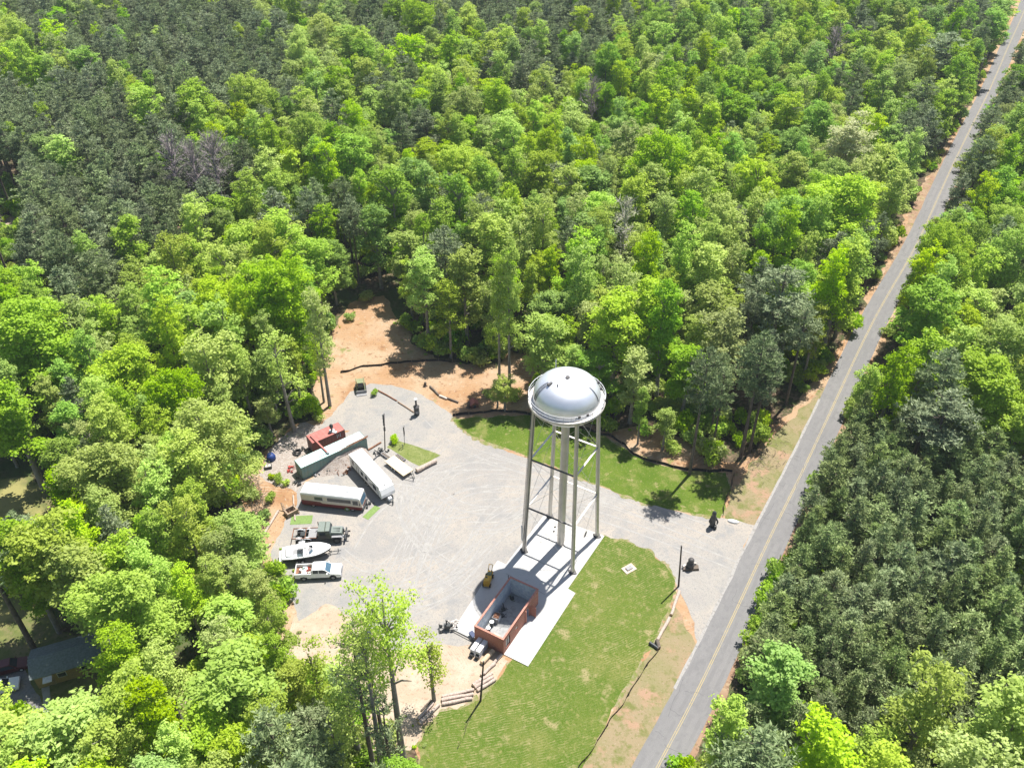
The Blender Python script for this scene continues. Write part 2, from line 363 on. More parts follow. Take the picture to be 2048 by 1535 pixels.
# ------------------------------------------------------------------ ground sheets
def sheet(name, px, z, m, jag=0.35, step=0.8, ground=True, label=None, cat=None):
    pts = [G(x, y) if ground else Vector((x, y, 0)) for x, y in px]
    out = []
    for a, b in zip(pts, pts[1:]+pts[:1]):
        n = max(1, int((b-a).length/step)); nrm = Vector((b.y-a.y, a.x-b.x, 0)).normalized()
        for i in range(n):
            p = a.lerp(b, i/n)
            k = noise.noise(Vector((p.x*0.35, p.y*0.35, z*900)))*1.4+noise.noise(Vector((p.x*1.7, p.y*1.7, z*500)))*0.6
            out.append(p+nrm*k*jag)
    tri = tessellate_polygon([out])
    me = bpy.data.meshes.new(name); me.from_pydata([(p.x, p.y, z) for p in out], [], [tuple(t) for t in tri])
    bm = bmesh.new(); bm.from_mesh(me)
    bmesh.ops.recalc_face_normals(bm, faces=bm.faces[:])
    for f in bm.faces:
        if f.normal.z < 0: f.normal_flip()
    bm.to_mesh(me); bm.free()
    me.materials.append(m); o = bpy.data.objects.new(name, me); col.objects.link(o)
    return tag(o, label, cat, kind='structure')

def ground():
    n = 60; S = 2600
    xs = [-S/2+S*i/n for i in range(n+1)]
    vv = [(x, y+500, 0) for y in xs for x in xs]
    ff = [(j*(n+1)+i, j*(n+1)+i+1, (j+1)*(n+1)+i+1, (j+1)*(n+1)+i) for j in range(n) for i in range(n)]
    o = MB().add(vv, ff).build('ground', M_floor, fix=False); tag(o, kind='structure')
ground()
CLEAR = [(1200, 1990), (880, 1990), (850, 1560), (815, 1470), (700, 1420), (600, 1370), (560, 1260), (575, 1190), (520, 1110), (505, 1050), (470, 960), (500, 915), (560, 880), (590, 850), (640, 825), (625, 775), (650, 690), (690, 620), (720, 590), (770, 590), (800, 640), (830, 690), (900, 725), (990, 735), (1020, 700), (1075, 715), (1065, 800), (1130, 830), (1210, 862), (1300, 850), (1380, 880), (1420, 925), (1490, 925), (1530, 870), (1590, 810), (1640, 735), (1690, 680), (1740, 590), (1785, 490), (1815, 420), (1870, 330), (1915, 250), (1955, 185), (1990, 90), (2025, -10), (2075, -10), (2050, 80), (2003, 190), (1930, 330), (1885, 440), (1845, 520), (1800, 620), (1750, 730), (1690, 850), (1640, 950), (1590, 1060), (1545, 1170), (1480, 1300), (1430, 1400), (1380, 1500), (1345, 1560), (1290, 1990)]
sheet('dirt_clearing', CLEAR, 0.004, M_dirt, 0.8)
sheet('sand_patch', [(590, 1230), (680, 1195), (700, 1215), (760, 1280), (860, 1275), (950, 1275), (1010, 1320), (990, 1400), (880, 1440), (820, 1500), (700, 1500), (590, 1400), (565, 1300)], 0.008, M_sand, 0.8)
sheet('rubble_patch', [(535, 900), (600, 845), (650, 850), (700, 865), (620, 930), (600, 990), (560, 975), (520, 950)], 0.012, M_rubble, 0.7)
YARD = [(1400, 1285), (1378, 1215), (1350, 1160), (1330, 1128), (1285, 1096), (1211, 1072), (1100, 1200), (990, 1290), (930, 1290), (860, 1290), (790, 1300), (720, 1240), (650, 1205), (600, 1240), (585, 1205), (560, 1150), (540, 1110), (560, 1060), (590, 1010), (600, 975), (650, 940), (650, 900), (700, 860), (640, 860), (650, 840), (690, 805), (700, 782), (740, 768), (790, 772), (850, 790), (905, 832), (935, 868), (1010, 898), (1100, 932), (1200, 972), (1290, 1008), (1390, 1030), (1450, 1040), (1510, 1050), (1480, 1130), (1440, 1215)]
sheet('gravel_yard', YARD, 0.016, M_gravel, 0.45)
sheet('lawn', [(1211, 1071), (1285, 1096), (1330, 1128), (1352, 1162), (1338, 1215), (1305, 1280), (1262, 1350), (1215, 1440), (1165, 1535), (1150, 1700), (860, 1700), (835, 1490), (880, 1425), (965, 1400), (1005, 1345), (1040, 1300), (1120, 1180)], 0.020, M_lawn, 0.4)
sheet('lawn', [(905, 840), (985, 832), (1060, 830), (1130, 846), (1210, 873), (1268, 910), (1300, 925), (1380, 943), (1455, 945), (1460, 985), (1440, 1036), (1390, 1028), (1290, 1006), (1200, 970), (1100, 930), (1010, 896), (935, 866)], 0.021, M_lawn2, 0.4)
LN = [(1211, 1071), (1285, 1096), (1330, 1128), (1352, 1162), (1338, 1215), (1305, 1280), (1262, 1350), (1215, 1440), (1165, 1535), (1150, 1700), (860, 1700), (835, 1490), (880, 1425), (965, 1400), (1005, 1345), (1040, 1300), (1120, 1180)]
LN2 = [(905, 840), (985, 832), (1060, 830), (1130, 846), (1210, 873), (1268, 910), (1300, 925), (1380, 943), (1455, 945), (1460, 985), (1440, 1036), (1390, 1028), (1290, 1006), (1200, 970), (1100, 930), (1010, 896), (935, 866)]
def grow(poly, k):
    cx = sum(p[0] for p in poly)/len(poly); cy = sum(p[1] for p in poly)/len(poly)
    n = len(poly); out = []
    for i in range(n):
        a, b, c = poly[i-1], poly[i], poly[(i+1) % n]; dx, dy = c[0]-a[0], c[1]-a[1]; l = math.hypot(dx, dy); out.append((b[0]+dy/l*k, b[1]-dx/l*k*.8))
    return out
sheet('straw_fringe', grow(LN, 3), 0.0198, M_straw, 1.0, .35)
sheet('straw_fringe', grow(LN2, 2.5), 0.0197, M_straw, 1.0, .35)
sheet('verge', [(1350, 1205), (1362, 1230), (1392, 1290), (1370, 1350), (1265, 1560), (1220, 1700), (1120, 1700), (1165, 1520), (1225, 1425), (1300, 1300)], 0.0125, M_verge, 0.4)
sheet('verge', [(1450, 1040), (1462, 985), (1500, 930), (1545, 870), (1600, 820), (1650, 770), (1660, 790), (1600, 890), (1555, 965), (1510, 1050)], 0.0125, M_verge, 0.5)
sheet('verge', [(1660, 770), (1700, 690), (1750, 590), (1790, 500), (1830, 400), (1880, 320), (1930, 240), (1970, 170), (1985, 160), (1900, 330), (1850, 430), (1800, 540), (1745, 640), (1690, 750)], 0.0125, M_shoulder, 0.5)
sheet('verge', [(1370, 1560), (1400, 1490), (1455, 1380), (1520, 1260), (1580, 1130), (1640, 990), (1700, 870), (1740, 770), (1735, 740), (1690, 800), (1620, 950), (1560, 1090), (1500, 1220), (1430, 1350), (1345, 1510)], 0.0128, M_shoulder, 0.3)
sheet('grass_island', [(774, 894), (792, 879), (836, 893), (881, 910), (838, 932)], 0.024, M_isl, 0.15, 0.4)
sheet('sand_patch', [(340, 1370), (375, 1355), (392, 1385), (380, 1410), (345, 1405)], 0.009, M_sand, 0.4)
sheet('sand_patch', [(0, 428), (30, 432), (24, 452), (-30, 460)], 0.010, M_sand, 0.4)
sheet('sand_patch', [(410, 1150), (440, 1140), (460, 1165), (430, 1240), (395, 1250)], 0.011, M_dirt, 0.4)
sheet('house_yard', [(-60, 1150), (60, 1180), (130, 1260), (250, 1300), (400, 1330), (380, 1430), (200, 1460), (-60, 1480)], 0.006, M_yard, 0.6)
sheet('house_yard', [(-60, 960), (60, 950), (110, 1000), (60, 1060), (-60, 1080)], 0.007, M_yard, 0.6)
sheet('house_driveway', [(-60, 1340), (40, 1325), (70, 1385), (100, 1430), (60, 1445), (-60, 1455)], 0.010, M_drive, 0.3)
sheet('garden_path', [(79, 1352), (97, 1350), (101, 1395), (97, 1435), (84, 1436), (86, 1395)], 0.012, M_slab, 0.03)

# road
RC = [(1190, 1850), (1235, 1720), (1270, 1620), (1308, 1545), (1348, 1470), (1373, 1426), (1421, 1330), (1498, 1168), (1537, 1075), (1578, 997), (1594, 967), (1629.5, 889), (1649, 850), (1690, 760), (1724, 685), (1752, 630), (1780, 580), (1812, 530), (1832, 494), (1858, 436), (1876, 395), (1900, 340), (1918, 305), (1952, 232), (1978, 186), (1998, 140), (2014, 94), (2032, 62), (2046, 30), (2056, 0), (2064, -25)]
def smooth_line(pts, it=2):
    for _ in range(it):
        q = [pts[0]]
        for a, b in zip(pts[:-1], pts[1:]): q += [a.lerp(b, 0.25), a.lerp(b, 0.75)]
        pts = q+[pts[-1]]
    return pts
RP = [G(x, y) for x, y in RC]
RPs = [RP[0]]
for i in range(1, len(RP)-1): RPs.append((RP[i-1]+RP[i]*2+RP[i+1])/4)
RPs.append(RP[-1]); RPs = smooth_line(RPs)
def strip(name, off0, off1, z, m, jag=0.0, rng=None):
    P = RPs; vv = []; ff = []
    for i, p in enumerate(P):
        d = (P[min(i+1, len(P)-1)]-P[max(i-1, 0)]).normalized(); n = Vector((d.y, -d.x, 0))
        k0 = noise.noise(p*0.4)*jag; k1 = noise.noise(p*0.4+Vector((9, 0, 0)))*jag
        a = p+n*(off0+k0); b = p+n*(off1+k1)
        vv += [(a.x, a.y, z), (b.x, b.y, z)]
        if i: ff.append((2*i-2, 2*i-1, 2*i+1, 2*i))
    if rng: ff = ff[int(rng[0]*len(ff)):int(rng[1]*len(ff))]
    o = MB().add(vv, ff).build(name, m, fix=False)
    for pl in o.data.polygons:
        if pl.normal.z < 0: o.data.flip_normals(); break
    return tag(o, kind='structure')
strip('road', -2.65, 2.65, 0.030, M_road, 0.12)
strip('road_edge_grit', -2.85, -2.45, 0.033, M_edge, 0.18, (0.18, 0.42))
strip('road_marking', -0.17, -0.06, 0.034, M_yel)
strip('road_marking', 0.06, 0.17, 0.034, M_yel)

def tracks():
    rt = random.Random(8); vv = []; ff = []
    def arc(pts, w):
        pts = smooth_line(pts, 3); o = len(vv)
        for i, p in enumerate(pts):
            d = (pts[min(i+1, len(pts)-1)]-pts[max(i-1, 0)]).normalized(); n = Vector((d.y, -d.x, 0)); k = w*(.6+.6*abs(noise.noise(p*.7)))*min(1, i/3, (len(pts)-1-i)/3)
            z = .0175+rt.random()*.0004
            vv.append((p.x-n.x*k, p.y-n.y*k, z)); vv.append((p.x+n.x*k, p.y+n.y*k, z))
            if i: ff.append((o+2*i-2, o+2*i-1, o+2*i+1, o+2*i))
    flows = [[(1440, 1090), (1330, 1045), (1210, 1000), (1090, 960), (980, 925), (900, 880), (830, 815)],
             [(1450, 1110), (1330, 1065), (1200, 1020), (1080, 985), (960, 990), (860, 1050), (780, 1130)],
             [(1430, 1100), (1300, 1060), (1190, 1020), (1060, 1010), (980, 1060), (930, 1130), (860, 1190)],
             [(1040, 960), (960, 950), (880, 970), (820, 1020), (780, 1090)],
             [(1000, 990), (920, 1000), (870, 1060), (850, 1140), (800, 1220)],
             [(960, 1060), (900, 1110), (820, 1150), (730, 1160), (680, 1130)],
             [(930, 1140), (860, 1120), (800, 1060), (790, 990), (830, 930), (880, 890)],
             [(960, 1120), (890, 1180), (800, 1210), (740, 1220)],
             [(1040, 1010), (980, 1050), (900, 1050), (840, 1000), (760, 980)]]
    for k in range(46):
        f = flows[k % len(flows)] if k < 36 else rt.choice(flows[3:8]); off = Vector((rt.gauss(0, 2.2), rt.gauss(0, 2.2), 0))*(.45 if k % len(flows) == 0 else 1)
        P = [G(*p)+off+Vector((rt.gauss(0, .5), rt.gauss(0, .5), 0)) for p in f]
        a = rt.randrange(0, max(1, len(P)-3)); b = rt.randrange(a+3, len(P)+1) if a+3 <= len(P) else len(P)
        P = P[a:b]
        if len(P) < 3: continue
        w = rt.uniform(.09, .2)
        d = (P[-1]-P[0]).normalized(); n = Vector((d.y, -d.x, 0))
        arc(P, w)
        if rt.random() < .7: arc([p+n*1.7 for p in P], w)
    m = MB().add(vv, ff).build('tyre_track', M_track, fix=False)
    tag(m, kind='structure')
tracks()

M_wear = ground_mat('worn_asphalt', [(0.345, 0.34, 0.345), (0.25, 0.42, 0.6, (0.39, 0.385, 0.385)), (1.2, 0.5, 0.66, (0.33, 0.325, 0.33))], bump=0.1)
KG['worn_asphalt'] = 1
for o_ in (-1.95, -.75, .75, 1.95): strip('road_wear', o_-.22, o_+.22, 0.0315, M_wear, 0.15)
def cracks():
    rt = random.Random(3); m = MB()
    for k in range(60):
        i = rt.randrange(4, len(RPs)-4); p = RPs[i]; d = (RPs[i+1]-RPs[i-1]).normalized(); n = Vector((d.y, -d.x, 0)); p = p+d*rt.uniform(-2, 2)
        x0 = rt.uniform(-2.5, 1); L_ = rt.uniform(.8, 3.5); q = p+n*x0
        for j in range(6):
            r_ = q+(n*.8+d*rt.uniform(-1, 1)*.6)*(L_/6) if k % 3 else q+(d+n*rt.uniform(-.3, .3))*(L_/3)
            h_ = heading(q, r_); m.box(((q.x+r_.x)/2, (q.y+r_.y)/2, .0355), ((r_-q).length, .05, .002), h_); q = r_
    tag(m.build('road_cracks', mat('tar', (.09, .09, .095), .7), fix=False), kind='structure')
cracks()

# ------------------------------------------------------------------ concrete pad
TC = Vector((7.26, 92.12, 0)); PHI = 0.2532
def oriented(px): return [G(*p) for p in px]
ua = Vector((math.cos(PHI+math.pi/4), math.sin(PHI+math.pi/4), 0))     # long axis of the pad
ub = Vector((ua.y, -ua.x, 0))
padpx = [(906.9, 1257.8), (1056.2, 1331.4), (1150.8, 1185.2), (1135.8, 1176.2), (1208.9, 1070.8), (1088.6, 1028.8), (1033, 1100), (1012, 1128), (995, 1120.2)]
def slab(name, pts, z0, z1, m, parent=None):
    n = len(pts); tri = tessellate_polygon([pts])
    vv = [(p.x, p.y, z1) for p in pts]+[(p.x, p.y, z0) for p in pts]
    ff = [tuple(t) for t in tri]+[(i, (i+1) % n, n+(i+1) % n, n+i) for i in range(n)]
    return MB().add(vv, ff).build(name, m, parent)
pad = tag(slab('concrete_pad', [G(*p, 0.12) for p in padpx], 0.0, 0.12, M_conc), kind='structure')
jb = MB()
for (a, b) in [((1072, 1068), (1157, 1105)), ((1044.6, 1107), (1121, 1141.6)), ((1012, 1146), (1090, 1188)), ((1089, 1038), (1180, 1074))]:
    A, B = G(*a, 0.124), G(*b, 0.124); c = (A+B)/2
    jb.box(c, ((B-A).length, 0.07, 0.004), heading(A, B))
tag(jb.build('pad_joint', M_joint), kind='structure')
PZ = 0.12

# ------------------------------------------------------------------ water tower
def water_tower():
    t = thing('water_tower', TC, PHI, 'tall silver water tower with domed tank standing on four braced legs', 'water tower')
    ZR = 28.15
    # tank shell
    prof = []
    for i in range(17):
        a = math.pi/2*i/16; prof.append((max(0.02, 4.5*math.cos(a)**0.66), 28.95+2.85*math.sin(a)))
    low = [(4.5*math.cos(math.pi/2*i/12) if i < 12 else 0.75, 27.9-2.5*math.sin(math.pi/2*i/12)) for i in range(12, -1, -1)]
    MB().lathe(low+[(4.5, 28.3)]+prof, 72).build('tank', M_tank, t)
    MB().cyl((0, 0, 31.75), (0, 0, 31.98), 0.32, 0.30, 20).build('vent_cap', M_dsteel, t)
    # riser
    MB().cyl((0, 0, PZ), (0, 0, 25.9), 0.58, 0.58, 28).cyl((0, 0, PZ), (0, 0, PZ+0.12), 0.75, 0.75, 28).build('riser_pipe', M_steel, t)
    # catwalk
    cw = MB().lathe([(4.47, ZR), (5.12, ZR), (5.12, ZR+0.08), (4.47, ZR+0.08)], 72, smooth=False)
    cw.lathe([(5.10, ZR-0.22), (5.15, ZR-0.22), (5.15, ZR+0.15), (5.10, ZR+0.15), (5.10, ZR-0.22)], 72)
    fl = cw.build('catwalk', M_steel, t)
    rl = MB().torus((0, 0, ZR+1.12), 5.1, 0.045, 72).torus((0, 0, ZR+0.62), 5.1, 0.035, 72)
    for i in range(32):
        a = 2*math.pi*i/32; x, y = 5.1*math.cos(a), 5.1*math.sin(a)
        rl.cyl((x, y, ZR), (x, y, ZR+1.12), 0.028, n=5)
    rl.build('railing', M_lgrey, t)
    # legs
    R0, R1, ZT = 5.81, 4.5, ZR
    def lp(k, z): r = R0+(R1-R0)*(z-0)/ZT; a = math.pi/2*k; return Vector((r*math.cos(a), r*math.sin(a), z))
    for k in range(4):
        MB().cyl(lp(k, PZ), lp(k, ZT+0.3), 0.30, 0.27, 20).build('leg', M_steel, t)
        b = lp(k, PZ); f = MB().box((b.x, b.y, PZ+0.08), (1.0, 1.0, 0.16), math.pi/2*k)
        f.box((b.x, b.y, PZ+0.2), (0.7, 0.06, 0.3), math.pi/2*k).box((b.x, b.y, PZ+0.2), (0.06, 0.7, 0.3), math.pi/2*k)
        f.build('base_plate', M_dsteel, t)
    LV = [0.3, 9.3, 18.6, 26.8]
    for zi in (1, 2):
        for k in range(4):
            a, b = lp(k, LV[zi]), lp((k+1) % 4, LV[zi])
            m = M_dsteel if k in (2,) else M_steel
            s_ = MB(); d = b-a; hh = math.atan2(d.y, d.x)
            s_.box((a+b)/2, (d.length-0.3, 0.26, 0.05), hh).box((a+b)/2-Vector((0, 0, .09)), (d.length-0.3, 0.05, 0.18), hh)
            s_.build('strut', m, t)
    for zi in range(3):
        for k in range(4):
            for (p, q) in ((0, 1), (1, 0)):
                a = lp((k+p) % 4, LV[zi]+0.15); b = lp((k+q) % 4, LV[zi+1]-0.15)
                MB().cyl(a, b, 0.022, 0.022, 5).build('tie_rod', M_steel, t)
    # ladder up the left leg, with locked guard at its foot, and cable conduit
    ld = MB(); o = Vector((-0.5, -0.1, 0))
    for s_ in (-0.2, 0.2):
        a = lp(2, 3.0)+o+Vector((0, s_, 0)); b = lp(2, ZT)+o*0.7+Vector((0, s_, 0)); ld.cyl(a, b, 0.03, n=5)
    n = 60
    for i in range(n):
        z = 3.0+(ZT-3)*i/(n-1); c = lp(2, z)+o*(1-.3*z/ZT); ld.cyl(c-Vector((0, .2, 0)), c+Vector((0, .2, 0)), 0.015, n=4)
    ld.build('ladder', M_dsteel, t)
    c = lp(2, 4.2)+Vector((-0.55, -0.1, 0))
    MB().box(c, (0.12, 0.55, 2.8)).build('ladder_guard', M_lgrey, t)
    c0 = lp(2, 0.3)+Vector((0, -0.38, 0)); c1 = lp(2, ZT)+Vector((0, -0.34, 0))
    MB().cyl(c0, c1, 0.05, n=6).build('conduit', M_dsteel, t)
    # roof ladder arcs and fittings
    def shell(az, u): a = math.pi/2*u; r = 4.5*math.cos(a)**0.66+0.05; return Vector((r*math.cos(az), r*math.sin(az), 28.95+2.85*math.sin(a)+0.05))
    azl = R(198)-PHI; rr = MB()
    for da in (-0.05, 0.05):
        rr.path([shell(azl+da*(1+u), u) for u in [i/18 for i in range(1, 14)]], 0.03, 5)
    for i in range(26):
        u = 0.06+0.64*i/25; rr.cyl(shell(azl-0.05*(1+u), u), shell(azl+0.05*(1+u), u), 0.018, n=4)
    rr.build('roof_ladder', M_dsteel, t)
    azr = R(-28)-PHI
    MB().path([shell(azr, u) for u in [i/16 for i in range(2, 11)]], 0.045, 5).build('roof_cable', M_dsteel, t)
    for az, u, s_ in ((R(8)-PHI, 0.33, .17), (R(2)-PHI, 0.16, .2), (R(230)-PHI, 0.80, .1)):
        p = shell(az, u); MB().cyl(p, p+Vector((0, 0, .35)), s_, s_*.8, 10).build('hatch', M_dsteel, t)
    p = shell(R(205)-PHI, 0.72); MB().box(p+Vector((0, 0, .1)), (0.75, 0.3, 0.22), R(25)).build('hatch', M_dsteel, t)
    for az in (R(-62), R(-75), R(-18), R(110), R(168)):
        p = Vector((5.15*math.cos(az-PHI), 5.15*math.sin(az-PHI), ZR+1.1)); MB().box(p, (0.14, 0.28, 0.32), az-PHI).build('floodlight', M_dsteel, t)
    p = Vector((5.0*math.cos(R(105)-PHI), 5.0*math.sin(R(105)-PHI), ZR)); MB().cyl(p, p+Vector((0, 0, 3.1)), 0.05, n=6).build('antenna', M_lgrey, t)
    return t
water_tower()
bp = G(1030+1390*.0977, 1020+510*.0977, PZ)
tag(MB().add([(0.1, -0.55, .02), (0.3, 0.0, .5), (0.75, 0.65, .55), (0.55, 0.1, .04), (0.35, -.3, .03)], [(0, 4, 3, 2, 1)]).build('scrap_sheet', M_dsteel), 'dark bent scrap of sheet lying on the concrete between the tower legs', 'scrap')
bpy.data.objects['scrap_sheet'].location = bp
for (x, y) in ((820, 345), (795, 435)):
    p = G(1030+x*.0977, 1020+y*.0977, PZ)
    o = MB().box((0, 0, .1), (0.3, 0.22, 0.2), 0.4, taper=.7).build('rubble_chunk', M_dsteel); o.location = p
    tag(o, 'small dark lump on the concrete left of the central riser, '+('farther' if y < 400 else 'nearer')+' of two', 'debris')

# ------------------------------------------------------------------ roofless brick pump house
def pump_house():
    A = G(1007.2, 1308, PZ); hL = math.atan2(ua.y, ua.x)
    hx = (Vector((3.53, 80.96, 0))-Vector((-1.34, 72.55, 0))); hL = math.atan2(hx.y, hx.x)
    L, W, H, T = 9.75, 4.55, 3.15, 0.2
    t = thing('pump_house', (A.x, A.y, PZ), hL, 'roofless red brick building with pale plastered inside beside the water tower', 'brick building')
    # local: x along length from the near end, y to the left
    win = (0.65, 1.75, 0.55, 2.4); door = (6.15, 7.25, 0.0, 2.25); w2 = (3.3, 3.9, 1.3, 1.9)
    def wall_x(mb, y0, y1, x0, x1, holes):
        xs = sorted({x0, x1}|{h[0] for h in holes}|{h[1] for h in holes})
        for a, b in zip(xs[:-1], xs[1:]):
            hs = [h for h in holes if h[0] <= a+1e-6 and h[1] >= b-1e-6]
            if not hs: mb.box(((a+b)/2, (y0+y1)/2, H/2), (b-a, y1-y0, H))
            else:
                h = hs[0]
                if h[2] > 0: mb.box(((a+b)/2, (y0+y1)/2, h[2]/2), (b-a, y1-y0, h[2]))
                mb.box(((a+b)/2, (y0+y1)/2, (h[3]+H)/2), (b-a, y1-y0, H-h[3]))
    o = MB(); wall_x(o, 0, T, 0, L, [win, door, w2]); ow = o.build('wall', M_brick, t)
    o = MB(); wall_x(o, W-T, W, 0, L, []); o.build('wall', M_brick, t)
    MB().box((T/2, W/2, H/2), (T, W-2*T, H)).build('wall', M_brick, t)
    MB().box((L-T/2, W/2, H/2), (T, W-2*T, H)).build('wall', M_brick, t)
    c = MB()
    c.box((L/2, T/2, H+.035), (L+.06, T+.06, .07)).box((L/2, W-T/2, H+.035), (L+.06, T+.06, .07))
    c.box((T/2, W/2, H+.035), (T+.06, W-2*T-.06, .07)).box((L-T/2, W/2, H+.035), (T+.06, W-2*T-.06, .07))
    c.build('wall_top', M_bricktop, t)
    i = MB(); E = .03; wall_x(i, T, T+E, T, L-T, [win, door, w2])
    i.box((L/2, W-T-E/2, H/2-.02), (L-2*T, E, H-.04)).box((T+E/2, W/2, H/2-.02), (E, W-2*T-2*E, H-.04)).box((L-T-E/2, W/2, H/2-.02), (E, W-2*T-2*E, H-.04))
    i.build('inner_plaster', M_pblue, t)
    MB().box((L/2, W/2, 0.02), (L-2*T, W-2*T, 0.04)).build('floor_slab', M_slab, t)
    w = MB(); a, b, z0, z1 = win; k = .05
    w.box(((a+b)/2, .1, z0+k/2), (b-a, .12, k)).box(((a+b)/2, .1, z1-k/2), (b-a, .12, k)).box((a+k/2, .1, (z0+z1)/2), (k, .12, z1-z0-2*k)).box((b-k/2, .1, (z0+z1)/2), (k, .12, z1-z0-2*k)).box(((a+b)/2, .1, (z0+z1)/2), (k, .1, z1-z0-2*k))
    wf = w.build('window', M_dsteel, t)
    MB().box(((a+b)/2, .1, (z0+z1)/2), (b-a-2*k, .02, z1-z0-2*k)).build('pane', M_glass, wf)
    MB().box((w2[0]+.3, .1, 1.6), (.56, .06, .56)).build('vent_grille', M_lgrey, t)
    # raised arched edge beside the doorway
    MB().box((6.05, -.02, 1.2), (.12, .3, 2.4)).build('door_frame', M_bricktop, t)
    d = MB().box((7.45, -.45, 1.05), (.05, .9, 2.0)); dr = d.build('door', M_brick, t)
    MB().box((7.5, -.8, 1.05), (.1, .05, .12)).build('handle', M_dsteel, dr)
    MB().path([(L-.3, W+.15, .1), (L-.3, W+.15, H+.5)], .05).build('drain_pipe', M_dsteel, t)
    return t, hL
ph, phL = pump_house()
PHM = Matrix.Translation(ph.location) @ Matrix.Rotation(phL, 4, 'Z')
def inroom(x, y, z=0.04): return PHM @ Vector((x, y, z))
for i, (x, y) in enumerate(((2.1, 3.65), (3.2, 3.75))):
    t = thing('barrel', inroom(x, y), 0, ('nearer' if i == 0 else 'farther')+' of two white lidded barrels inside the roofless brick building', 'barrel')
    MB().cyl((0, 0, 0), (0, 0, .9), .29, .29, 18).torus((0, 0, .35), .29, .02, 18, 4).torus((0, 0, .62), .29, .02, 18, 4).build('body', M_blk, t)
    MB().cyl((0, 0, .9), (0, 0, .94), .31, .31, 18).build('lid', M_white, t)
t = thing('wooden_cabinet', inroom(4.3, 3.65), phL, 'weathered grey cabinet with a rusty top inside the brick building', 'cabinet')
MB().box((0, 0, .5), (1.1, .9, 1.0)).build('carcass', M_grey, t); MB().box((0.05, 0, 1.03), (.9, .8, .06), .2).box((0, .1, 1.12), (.4, .3, .12), .5).build('lid', M_rust, t)
MB().box((.1, -.46, .5), (.8, .02, .8)).build('door', M_lgrey, t)
o = MB().box((0, 0, .04), (1.9, .9, .08), 0).box((0.1, .2, .12), (1.2, .6, .05), .1).build('plywood_sheet', M_tan); o.location = inroom(1.45, 2.4); o.rotation_euler = (0, 0, phL)
tag(o, 'pale sheets of board lying on the sunny floor inside the brick building', 'board')
o = MB().box((0, 0, .03), (.7, .5, .05)).build('grey_mat', M_turf); o.location = inroom(1.0, .65); o.rotation_euler = (0, 0, phL); tag(o, 'dark mat on the floor by the brick building window', 'mat')
random.seed(4)
for i, (x, y, lab) in enumerate(((6.3, 3.7, 'tangle of dark poles leaning by the inner left wall of the brick building'), (5.3, 3.3, 'dark scrap heap behind the cabinet in the brick building'), (8.6, 3.6, 'dark heap in the far corner of the brick building'))):
    m = MB()
    for k in range(9):
        a = random.uniform(0, 6.3); r = random.uniform(.2, .6); p = Vector((random.uniform(-.3, .3), random.uniform(-.3, .3), .05))
        m.cyl(p, p+Vector((math.cos(a)*r, math.sin(a)*r, random.uniform(.05, .7))), .035, n=5)
    m.box((0, 0, .15), (.5, .4, .3), .4)
    o = m.build('scrap_heap', M_blk); o.location = inroom(x, y); tag(o, lab, 'scrap')
m = MB()
for k in range(30):
    a = random.uniform(0, 3.1); m.box((random.uniform(0, 3.4), random.uniform(-1.5, 0.6), .02), (random.uniform(.06, .3), random.uniform(.04, .12), .03), a)
o = m.build('floor_debris', M_grey); o.location = inroom(2.8, 2.2); o.rotation_euler = (0, 0, phL); tag(o, 'scattered bits of debris across the brick building floor', 'debris', kind='stuff')

# ------------------------------------------------------------------ generic pieces
def wheel(parent, x, y, r, w, rim=M_lgrey, name='wheel', rimr=.55):
    t = MB().cyl((x, y-w/2, r), (x, y+w/2, r), r, r, 20).build(name, M_black, parent)
    s = 1 if y > 0 else -1
    MB().cyl((x, y+s*w*0.3, r), (x, y+s*(w/2+.012), r), r*rimr, r*rimr, 14).build('rim', rim, t)
    return t
def log(a, b, r, label, name='log', m=M_log, group=None, r2=None, z=None):
    a, b = Vector(a), Vector(b); c = (a+b)/2; c.z = 0
    t = thing(name, (c.x, c.y, 0), 0, label, 'log', group)
    a = a-c; b = b-c; r2 = r2 or r*.88; d = (b-a)
    pts = []; rs = []
    for i in range(6):
        p = a.lerp(b, i/5); p += Vector((noise.noise(p*1.3+c), noise.noise(p*1.1+c*2), 0))*r*.35; pts.append(p); rs.append((r+(r2-r)*i/5)*(1+.08*noise.noise(p*3)))
    MB().taper(pts, rs, 12).build('bark', m, t)
    e = d.normalized()
    MB().cyl(pts[0]-e*.01, pts[0]+e*.02, rs[0]*.93, n=12).build('cut_end', M_logend, t)
    MB().cyl(pts[-1]-e*.02, pts[-1]+e*.01, rs[-1]*.93, n=12).build('cut_end', M_logend, t)
    return t
def LG(pa, pb, r, label, z=0, **k):
    return log(G(*pa, r+z), G(*pb, r+z), r, label, **k)

# logs near the brick building and lower pile
LG((986, 1300), (963, 1325), .36, 'thick short log nearest the brick building corner', m=M_logend)
LG((1003, 1308), (968, 1346), .22, 'pale straight log beside the lawn edge below the brick building')
LG((990, 1325), (962, 1349), .22, 'thin pale log left of the straight log at the lawn edge')
LG((945, 1369), (985, 1345), .26, 'topmost log of the fan-shaped pile above the utility pole foot')
LG((949, 1374), (986, 1352), .26, 'second log of the fan-shaped pile above the utility pole foot')
LG((954, 1380), (990, 1358), .25, 'lowest log of the fan-shaped pile above the utility pole foot')
LG((885, 1392), (948, 1378), .24, 'farthest log of the long row left of the utility pole foot')
LG((883, 1399), (946, 1387), .26, 'middle log of the long row left of the utility pole foot')
LG((884, 1407), (944, 1395), .25, 'nearest log of the long row left of the utility pole foot')
LG((836, 1438), (866, 1404), .24, 'left log of the slanting pile beyond the sparse trees')
LG((838, 1446), (878, 1407), .26, 'right log of the slanting pile beyond the sparse trees', z=.0)
